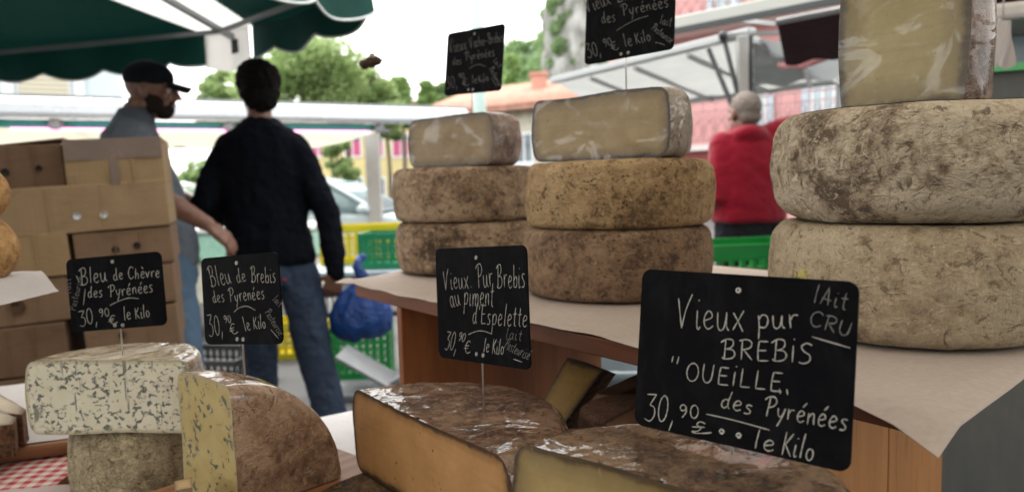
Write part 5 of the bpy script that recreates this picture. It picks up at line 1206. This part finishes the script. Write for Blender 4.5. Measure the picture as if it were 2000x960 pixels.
slate([(127, 507), (313, 490), (329, 634), (144, 648)], .97, .955,
      [('Bleu', (285, 415), (530, 378), 150), ('de', (592, 372), (682, 356), 105), ('Chèvre', (728, 358), (1022, 338), 105),
       ('des', (355, 535), (492, 522), 100), ('Pyrénées', (560, 528), (962, 478), 112), ('30,', (282, 795), (455, 770), 145), ('90', (470, 715), (562, 700), 72),
       ('€', (560, 780), (638, 768), 80), ('le', (697, 740), (766, 730), 115), ('Kilo', (805, 732), (940, 712), 110),
       ('lait', (196, 490), (186, 348), 55, .7), ('Pasteurisé', (240, 655), (300, 345), 62, .7)],
      [[(560, 605), (640, 565), (740, 535), (830, 542)], [(326, 448), (313, 602)], [(235, 325), (268, 385)]],
      [(572, 197), (612, 790), (685, 788)], (100, 470, 4.8), .97, 'black slate for Bleu de Chevre, pinned in the white blue-veined half', .95)
slate([(396, 506), (547, 489), (551, 673), (400, 670)], .86, .80,
      [('Bleu', (155, 395), (325, 360), 165), ('de', (375, 355), (450, 342), 115), ('Brebis', (492, 355), (705, 350), 135), ('des', (170, 530), (262, 512), 100),
       ('Pyrenées', (310, 525), (602, 490), 115), ('30,', (120, 802), (245, 792), 165), ('90', (257, 700), (312, 692), 62), ('€', (308, 795), (370, 780), 85),
       ('le', (428, 768), (476, 756), 115), ('Kilo', (502, 755), (606, 748), 112), ('lait', (668, 505), (728, 565), 62, .65), ('Pasteurisé', (600, 610), (718, 812), 62, .65)],
      [[(335, 608), (380, 570), (450, 557), (520, 592)], [(645, 755), (712, 836)]], [(370, 190), (355, 835), (405, 838)], (380, 470, 4.365), .965,
      'black slate for Bleu de Brebis, pinned in the standing blue quarter', .8)
slate([(851, 486), (1030, 477), (1036, 723), (859, 696)], .86, .745,
      [('Vieux', (138, 365), (300, 352), 130), ('Pur', (360, 350), (465, 342), 155), ('Brebis', (490, 350), (680, 348), 150), ('au', (180, 482), (245, 470), 140), ('piment', (265, 468), (465, 475), 150),
       ("d'Espelette", (322, 590), (690, 612), 125), ('30,', (135, 757), (215, 772), 120), ('90', (226, 700), (270, 712), 55), ('€', (265, 780), (306, 787), 85), ('le', (395, 776), (430, 780), 90), ('Kilo', (452, 790), (530, 797), 95),
       ('lait', (545, 688), (650, 705), 75, .65), ('Pasteurisé', (530, 752), (692, 832), 70, .65)],
      [[(295, 662), (350, 640), (400, 640), (455, 660)], [(595, 825), (655, 846)]], [(348, 148), (348, 792), (393, 800)], (830, 460, 3.43), .93,
      'black slate for Espelette pepper cheese, pinned in the orange half cheese', .9)
slate([(872, 67), (985, 46), (981, 177), (871, 187)], 1.52, 1.41,
      [('Vieux', (165, 422), (350, 385), 135), ('Vache', (390, 370), (548, 335), 110), ('-', (550, 330), (590, 322), 80), ('Brebis', (595, 325), (755, 292), 110), ('des', (200, 555), (295, 545), 80), ('Pyrénées', (345, 510), (662, 455), 95),
       ('30,', (140, 810), (265, 795), 120), ('90', (275, 705), (340, 695), 52), ('€', (325, 790), (395, 770), 80), ('le', (425, 757), (480, 750), 85), ('Kilo', (505, 752), (606, 722), 85),
       ('lait', (640, 520), (720, 590), 55, .7), ('Pasteurisé', (602, 600), (715, 790), 60, .7)],
      [[(385, 595), (440, 560), (500, 550), (565, 572)], [(630, 690), (690, 786)]], [(425, 210), (383, 822), (433, 820)], (850, 30, 5.65), 1.315,
      'faint slate for cow and ewe cheese before the pale green pole', 1.0, True)
slate([(1148, -33), (1322, -82), (1316, 96), (1141, 128)], 1.17, 1.06,
      [('Vieux', (205, 172), (520, 55), 180), ('Brebis', (600, 40), (1040, -70), 150), ('des', (390, 318), (575, 288), 150), ('Pyrénées', (680, 222), (1285, 90), 150),
       ('30,', (190, 780), (380, 740), 180), ('90', (420, 635), (525, 610), 110), ('€', (530, 690), (620, 655), 115), ('le', (697, 635), (800, 608), 175), ('Kilo', (850, 598), (1045, 552), 150),
       ('lait', (1160, 325), (1310, 360), 120, .75), ('Pasteurisé', (1050, 395), (1305, 590), 95, .75)],
      [[(580, 415), (700, 340), (850, 265), (1010, 215)], [(1100, 575), (1160, 585), (1230, 610)]], [(640, -150), (638, 730), (736, 710)], (1120, 0, 6.86), 1.315,
      'slate cut off by the picture edge, pinned in the pale wrapped half cheese', 1.1, True)
slate([(1255, 526), (1689, 549), (1651, 924), (1241, 825)], .595, .482,
      [('Vieux', (210, 300), (500, 308), 140), ('pur', (555, 300), (740, 300), 105), ('BREBIS', (400, 430), (792, 452), 82), ('OUEILLE', (240, 522), (658, 575), 74), ('des', (388, 637), (522, 668), 70), ('Pyrénées', (580, 674), (935, 744), 84),
       ('30,', (65, 688), (192, 705), 105), ('90', (215, 678), (296, 683), 58), ('f', (262, 742), (345, 752), 50), ('le', (528, 810), (616, 824), 78), ('Kilo', (645, 838), (782, 868), 95),
       ('lAit', (812, 182), (962, 215), 80, .8), ('CRU', (785, 280), (970, 338), 64, .9)],
      [[(330, 665), (440, 690), (600, 735)], [(800, 335), (970, 385)], [(190, 418), (184, 445)], [(215, 420), (206, 452)], [(648, 560), (651, 583)], [(680, 562), (683, 588)]],
      [(478, 130), (395, 740), (467, 757)], (1230, 510, 2.233), .955, 'largest black slate for raw milk ewe cheese, on the yellow half cheese', 1.0)
# ------------------------------------------------------------------ people
SKIN = NT('skin'); sn = SKIN.noise(SKIN.co(), 30, 5, .6); SKIN.set(base=SKIN.ramp(sn, [(.3, (.17, .083, .056)), (.7, (.26, .135, .094))]), rough=.5, sss=.1, sss_scale=.01, normal=SKIN.bump(SKIN.noise(SKIN.co(), 400, 3, .6), .15, .001)); SKIN = SKIN.m
def frame_of(fwd, up=(0, 0, 1)):
    f = V(fwd).normalized(); u = V(up); s = u.cross(f).normalized(); u = f.cross(s); return Matrix((s, f, u)).transposed()   # x: the person's left... side, y: forward, z: up
def head(mb, c, A, k=1.0):
    """skull, jaw, nose, brow, lips, ears; c is the middle of the head, A its axes"""
    P = lambda x, y, z: V(c) + A @ V((x * k, y * k, z * k)); B = lambda x, y, z, r: mb.ball(P(x, y, z), tuple(q * k for q in r), A, 20, 14)
    B(0, -.012, .032, (.076, .098, .088)); B(0, .024, -.03, (.062, .068, .085)); B(0, .052, -.078, (.036, .036, .032))
    for s in (-1, 1):
        B(s * .045, .02, -.055, (.022, .045, .035)); B(s * .03, .074, .018, (.03, .016, .012)); B(s * .042, .066, -.022, (.022, .016, .018)); B(s * .078, -.006, -.008, (.01, .02, .033)); B(s * .0125, .098, -.030, (.011, .013, .01))
    mb.capsule([P(0, .086, .016), P(0, .104, -.008), P(0, .113, -.026)], [.009 * k, .011 * k, .013 * k], 10)
    B(0, .088, -.056, (.024, .012, .007)); B(0, .086, -.068, (.021, .012, .008))
def eyes(parent, c, A, k=1.0):
    for s in (-1, 1):
        m = MB(); m.ball(V(c) + A @ V((s * .031 * k, .079 * k, .002 * k)), .0125 * k, None, 14, 10); e = m.build('eye', plain('eye_white', (.7, .68, .65), .2), parent)
        m = MB(); m.ball(V(c) + A @ V((s * .031 * k, .0885 * k, .002 * k)), .0052 * k, None, 10, 8); m.build('iris', plain('iris', (.03, .02, .015), .2), e)
def hand(mb, w, d, back, side, curl=.5, k=1.0):
    """w wrist, d towards the fingers, back the back of the hand, side towards the thumb"""
    d = V(d).normalized(); b = V(back); b = (b - d * b.dot(d)).normalized(); s = V(side); s = (s - d * s.dot(d) - b * s.dot(b)).normalized(); w = V(w)
    for q in (-.5, -.15, .2, .5): mb.capsule([w + s * .03 * q * k, w + d * .045 * k + s * .052 * q * k, w + d * .088 * k + s * .066 * q * k], [.017 * k, .0155 * k, .0135 * k], 10)
    for i, L in enumerate((.072, .082, .076, .06)):
        o = w + d * .088 * k + s * (.033 - .0215 * i) * k; a = 0.0; pts = [o - d * .02 * k, o]; dd = d
        for seg in (.45, .32, .23):
            a += curl * (.55 + .1 * i); dd = d * math.cos(a) - b * math.sin(a); o = o + dd * L * seg * k; pts.append(o)
        mb.capsule(pts, [.0105 * k, .0102 * k, .0094 * k, .0086 * k, .0074 * k], 8)
    t0 = w + d * .025 * k + s * .028 * k; t1 = t0 + (d * .6 + s * .75 - b * .25).normalized() * .038 * k; t2 = t1 + (d * .85 + s * .3 - b * .4).normalized() * .03 * k; t3 = t2 + (d * .9 - b * .5).normalized() * .024 * k
    mb.capsule([w + d * .01 * k + s * .012 * k, t0, t1, t2, t3], [.014 * k, .014 * k, .0115 * k, .0105 * k, .009 * k], 8)
def oval(c, A, rx, ry, n=28, sq=2.4):
    o = []
    for k in range(n):
        a = 2 * math.pi * k / n; ca, sa = math.cos(a), math.sin(a); o.append(V(c) + A @ V((rx * math.copysign(abs(ca) ** (2 / sq), ca), ry * math.copysign(abs(sa) ** (2 / sq), sa), 0)))
    return o
def torso(mb, rows, sq=2.4):
    """rows: (centre, axes, half width, half depth)"""
    mb.rings([oval(c, A, a, b, sq=sq) for c, A, a, b in rows])
def leg_pair(mb, hips, knees, ankles, r):
    for h, k_, a in zip(hips, knees, ankles): mb.capsule([h, V(h).lerp(V(k_), .5), k_, V(k_).lerp(V(a), .35), a], [r[0], r[0] * .93, r[1], r[1] * .98, r[2]], 18)
def foot(name, a, fwd, parent, mat):
    f = V(fwd).normalized(); m = MB(); a = V((a.x, a.y, 0)); m.capsule([a - f * .04 + V((0, 0, .05)), a + f * .06 + V((0, 0, .05)), a + f * .15 + V((0, 0, .04))], [.047, .046, .038], 14); m.capsule([a - f * .03 + V((0, 0, .1)), a + f * .02 + V((0, 0, .07))], [.046, .05], 12)
    m.v = [V((v.x, v.y, max(v.z, .004))) for v in m.v]; s = m.build(name, mat, parent); return s
def wrinkle(seed, a=.006, s=11): return lambda p: a * fbm(V((p.x, p.y, p.z * .7)), s, 3, seed) + a * .4 * fbm(p, s * 3.2, 2, seed)
SHOE = plain('shoe_dark', (.03, .028, .026), .6)
def finish(root, body, parts):
    body.build('body', SKIN, root)

# man in the black sweater, seen from behind
D2 = 3.5; X = lambda px, py, dd=0.0: W(px, py, D2 + dd)
def on_floor(p, z=.09): q = V(p); q.z = z; return q
hc = X(505, 176); A = frame_of((-.42, .9, .02)); At = frame_of((-.12, .99, 0)); At = At
ear = 1.06
r2 = thing('person', 'man seen from behind in black sweater and blue jeans, one arm bent', 'person', tuple(on_floor(X(570, 800), 0)))
body = MB(); head(body, hc, A, 1.02)
nb = X(507, 250); hips = [X(505, 535), X(583, 537)]; knees = [X(507, 670), X(613, 680)]; ank = [on_floor(X(512, 800, .1)), on_floor(X(650, 820, -.02))]
sl_, sr_ = X(440, 300), X(583, 297); el, er = X(397, 402, -.10), X(640, 420, .0); wl, wr = X(446, 424, .16), X(657, 532, -.02)
body.capsule([hc - V((0, .01, .05)), X(507, 222), nb], [.058, .056, .062], 16)
torso(body, [(X(508, 246), At, .1, .07), (X(508, 285), At, .175, .095), (X(512, 360), At, .165, .1), (X(525, 450), At, .15, .1), (X(540, 510), At, .165, .105), (X(544, 545), At, .15, .1)])
leg_pair(body, hips, knees, ank, (.078, .055, .042))
for s_, e_, w_ in ((sl_, el, wl), (sr_, er, wr)): body.capsule([s_, e_, w_], [.052, .042, .03], 14)
hand(body, wr, (X(650, 560) - wr), (.2, -1, 0), (-1, .3, 0), .55); hand(body, wl, (.45, .8, -.05), (0, -.2, 1), (1, -.4, .2), .8)
body.build('body', SKIN, r2, me=fuse(body, .0058, 3)); eyes(r2, hc, A, 1.02)
hm = MB(); P = lambda x, y, z: hc + A @ V((x, y, z))
hm.ball(P(0, -.018, .046), (.103, .120, .097), A, 24, 16); hm.ball(P(0, -.058, -.022), (.088, .062, .088), A, 20, 14); hm.ball(P(-.07, .01, .0), (.022, .034, .045), A, 14, 10); hm.ball(P(.07, .01, .0), (.022, .034, .045), A, 14, 10)
hair_m = NT('hair_dark'); hn = hair_m.noise(hair_m.co((1, 1, .4)), 160, 4, .7, .5); hair_m.set(base=hair_m.ramp(hn, [(.3, (.003, .0026, .0026)), (.7, (.012, .0105, .0105))]), rough=.7, spec=.1, normal=hair_m.bump(hn, .9, .01)); hair_m = hair_m.m
hm.build('hair', hair_m, r2, me=fuse(hm, .006, 1, lambda p: .009 * fbm(p, 34, 3, 4)))
sw = MB()
torso(sw, [(X(507, 229), At, .066, .064), (X(508, 236), At, .082, .074), (X(508, 249), At, .125, .088), (X(508, 268), At, .196, .108), (X(508, 284), At, .208, .115), (X(509, 310), At, .205, .122), (X(515, 380), At, .197, .128), (X(527, 450), At, .188, .13), (X(533, 500), At, .202, .14), (X(534, 517), At, .2, .138)])
for s_, e_, w_ in ((sl_, el, wl), (sr_, er, wr)): sw.capsule([s_, s_.lerp(e_, .5), e_, e_.lerp(w_, .5), w_], [.066, .070, .062, .056, .046], 16)
BLKC = cloth('black_knit', (.0045, .0055, .0095), 0.9, .9, 7.0, 900.0, 0.0, .08)
sw.build('sweater', BLKC, r2, me=fuse(sw, .009, 16, wrinkle(3, .012, 10)))
je = MB(); torso(je, [(X(535, 505), At, .178, .12), (X(540, 535), At, .187, .125), (X(544, 556), At, .175, .12)]); leg_pair(je, hips, knees, ank, (.102, .083, .072))
def denim_mat():
    t = NT('denim'); c = t.co(); n = t.noise(c, 5, 5, .6, .5); w_ = t.noise(t.co((500, 500, 90)), 1.0, 2, .5); f = t.noise(c, 16, 4, .6, .6)
    t.set(base=t.mix(t.math('MULTIPLY', w_, .4), t.ramp(n, [(.35, (.017, .027, .052)), (.65, (.046, .068, .112))]), (.018, .027, .05)), rough=.85, spec=.2, normal=t.bump(f, .6, .03)); return t.m
DENIM = denim_mat(); je.build('jeans', DENIM, r2, me=fuse(je, .009, 5, wrinkle(8, .008)))
m = MB(); q = X(556, 545, -.135); m.box(q, (.018, .004, .01)); m.build('pocket_tag', plain('tag_red', (.4, .03, .04), .7), r2)
for a in ank: foot('shoe', a, (-.15, 1, 0), r2, SHOE)
rel(r2)

# man in the cap, turned to the right
D1 = 3.3; X = lambda px, py, dd=0.0: W(px, py, D1 + dd)
hc = X(296, 178); A = frame_of((1, .16, -.06)); At = frame_of((1, .2, 0))
r1 = thing('person', 'bearded man in dark cap and grey short-sleeved shirt reaching out one arm', 'person', tuple(on_floor(X(335, 800), 0)))
body = MB(); head(body, hc, A, 1.03); nb = X(258, 240)
body.capsule([hc + A @ V((0, -.03, -.05)), X(268, 218), nb], [.058, .058, .066], 16)
hips = [X(322, 528, .12), X(330, 530, -.1)]; knees = [X(345, 668, .12), X(356, 672, -.08)]; ank = [on_floor(X(345, 800, .14)), on_floor(X(366, 815, -.05))]
torso(body, [(nb, At, .1, .07), (X(258, 275), At, .17, .1), (X(285, 360), At, .16, .115), (X(315, 450), At, .15, .12), (X(330, 515), At, .16, .11)]); leg_pair(body, hips, knees, ank, (.078, .055, .042))
sn_, sf_ = X(262, 272, -.18), X(268, 268, .18); en, ef = X(312, 385, -.24), X(330, 380, .28); wn, wf = X(406, 438, -.2), X(420, 420, .3)
for s_, e_, w_ in ((sn_, en, wn), (sf_, ef, wf)): body.capsule([s_, e_, e_.lerp(w_, .35), w_], [.056, .049, .046, .032], 14)
hand(body, wn, (X(445, 468, -.16) - wn), (.35, -.35, .9), (.1, 1, .1), .5, 1.08); hand(body, wf, (1, .1, -.2), (.2, .3, 1), (.1, -1, .1), .5)
body.build('body', SKIN, r1, me=fuse(body, .0058, 3)); eyes(r1, hc, A, 1.03)
P = lambda x, y, z: hc + A @ (V((x, y, z)) * 1.03)
bm_ = MB(); bm_.ball(P(0, .05, -.078), (.046, .046, .044), A, 20, 14); bm_.ball(P(0, .074, -.05), (.034, .024, .02), A)
for s in (-1, 1): bm_.ball(P(s * .05, .026, -.056), (.02, .042, .044), A, 16, 12); bm_.ball(P(s * .067, .0, -.02), (.009, .014, .035), A, 12, 10)
BEARD = plain('beard_brown', (.022, .015, .012), .8, 0, .4, 120, .6, .15); bm_.build('beard', BEARD, r1, me=fuse(bm_, .005, 1, lambda p: .003 * fbm(p, 120, 2, 4)))
cm = MB(); cm.ball(P(0, -.012, .056), (.087, .108, .078), A, 24, 16); cm.lathe([(.0, .004), (.006, .003), (.008, -.002)], 10, P(0, -.012, .134), True, A)
capm = fuse(cm, .006, 3); CAPM = cloth('cap_navy', (.010, .012, .018), .85, .15); cp = bpy.data.objects.new('cap', capm); COL.objects.link(cp); capm.materials.append(CAPM); cp.parent = r1
m = MB(); m.grid(lambda u, v: P((u - .5) * .155 * (1 - .35 * v * v), .085 + .082 * v * (1 - .7 * (u - .5) ** 2 * 2), .042 - .02 * v - .085 * (u - .5) ** 2), 16, 10)
br = m.build('brim', CAPM, cp); s_ = br.modifiers.new('s', 'SOLIDIFY'); s_.thickness = .009
sh_ = MB(); torso(sh_, [(X(262, 226), At, .07, .068), (X(259, 243), At, .115, .088), (X(256, 268), At, .19, .11), (X(262, 310), At, .205, .135), (X(283, 380), At, .2, .15), (X(305, 440), At, .198, .155), (X(316, 500), At, .2, .15), (X(318, 520), At, .198, .148)])
for s_, e_ in ((sn_, en), (sf_, ef)): sh_.capsule([s_, s_.lerp(e_, .5), s_.lerp(e_, .88)], [.082, .08, .076], 16)
sh_.build('shirt', cloth('grey_chambray', (.15, .17, .205), .88, .5, 8.0), r1, me=fuse(sh_, .009, 5, wrinkle(5, .011, 9)))
co_ = MB(); co_.rings([oval(X(262, 232) + V((.0, 0, .0)), At, .073, .07, 28), oval(X(268, 212), At, .069, .066, 28), oval(X(268, 214), At, .076, .073, 28), oval(X(260, 240), At, .092, .088, 28)], caps=False); co_.build('collar', cloth('collar_chambray', (.11, .125, .155), .88, .3), r1)
je = MB(); torso(je, [(X(318, 508), At, .175, .125), (X(325, 540), At, .18, .13), (X(328, 560), At, .17, .12)]); leg_pair(je, hips, knees, ank, (.1, .082, .072)); je.build('jeans', cloth('pale_denim', (.12, .19, .29), .85, .4), r1, me=fuse(je, .009, 5, wrinkle(9, .008)))
for a in ank: foot('shoe', a, (1, .1, 0), r1, SHOE)
rel(r1)

# man in red, seen from behind
D3 = 4.1; X = lambda px, py, dd=0.0: W(px, py, D3 + dd)
hc = X(1454, 222); A = frame_of((-.25, .96, 0)); At = frame_of((-.1, .99, 0))
r3 = thing('person', 'bald grey-haired man in a red jacket seen from behind, one arm raised', 'person', tuple(on_floor(X(1455, 700), 0)))
body = MB(); head(body, hc, A, 1.0); nb = X(1462, 262); body.capsule([hc - V((0, .01, .05)), nb], [.058, .062], 16)
hips = [X(1432, 452), X(1492, 452)]; knees = [X(1430, 600), X(1498, 600)]; ank = [on_floor(X(1428, 720)), on_floor(X(1502, 720, .05))]
torso(body, [(nb, At, .1, .07), (X(1466, 290), At, .175, .1), (X(1464, 360), At, .16, .105), (X(1462, 440), At, .16, .105)]); leg_pair(body, hips, knees, ank, (.078, .055, .042))
sl_, sr_ = X(1415, 285), X(1518, 262); el, er = X(1402, 385, -.06), X(1605, 240, .05); wl, wr = X(1420, 440, .16), X(1640, 320, .12)
for s_, e_, w_ in ((sl_, el, wl), (sr_, er, wr)): body.capsule([s_, e_, w_], [.052, .042, .03], 14)
hand(body, wl, (.2, .8, -.3), (-.5, -.5, .4), (.6, .4, .5), .6); hand(body, wr, (.4, .5, -.6), (.6, -.3, .4), (-.5, .5, .4), .6)
body.build('body', SKIN, r3, me=fuse(body, .0062, 3)); eyes(r3, hc, A)
hm = MB(); P = lambda x, y, z: hc + A @ V((x, y, z)); hm.ball(P(0, -.0145, .033), (.0775, .099, .0885), A, 24, 16); hm.ball(P(0, -.055, -.02), (.064, .05, .052), A, 20, 14)
hm.build('hair', plain('hair_grey', (.15, .118, .102), .75, 0, .25, 40, .5), r3, me=fuse(hm, .006, 2, lambda p: .003 * fbm(p, 80, 3, 1)))
RED = cloth('red_fleece', (.21, .0025, .014), .9, .5, 7.0, sheen=.2)
jk = MB(); torso(jk, [(X(1462, 246), At, .085, .08), (X(1462, 262), At, .13, .095), (X(1466, 288), At, .2, .115), (X(1463, 330), At, .205, .13), (X(1461, 390), At, .205, .14), (X(1462, 425), At, .208, .142), (X(1462, 434), At, .202, .138)])
jk.ball(X(1464, 262, -.07), (.1, .06, .055))
for s_, e_, w_ in ((sl_, el, wl), (sr_, er, wr)): jk.capsule([s_, s_.lerp(e_, .5), e_, e_.lerp(w_, .5), w_], [.086, .08, .07, .062, .052], 16)
jk.build('jacket', RED, r3, me=fuse(jk, .009, 14, wrinkle(12, .008, 6)))
je = MB(); torso(je, [(X(1461, 425), At, .18, .12), (X(1461, 460), At, .185, .125), (X(1461, 480), At, .175, .12)]); leg_pair(je, hips, knees, ank, (.1, .082, .072)); je.build('trousers', cloth('black_twill', (.012, .012, .015), .9, .3), r3, me=fuse(je, .009, 5, wrinkle(15, .008)))
for a in ank: foot('shoe', a, (0, 1, 0), r3, SHOE)
rel(r3)
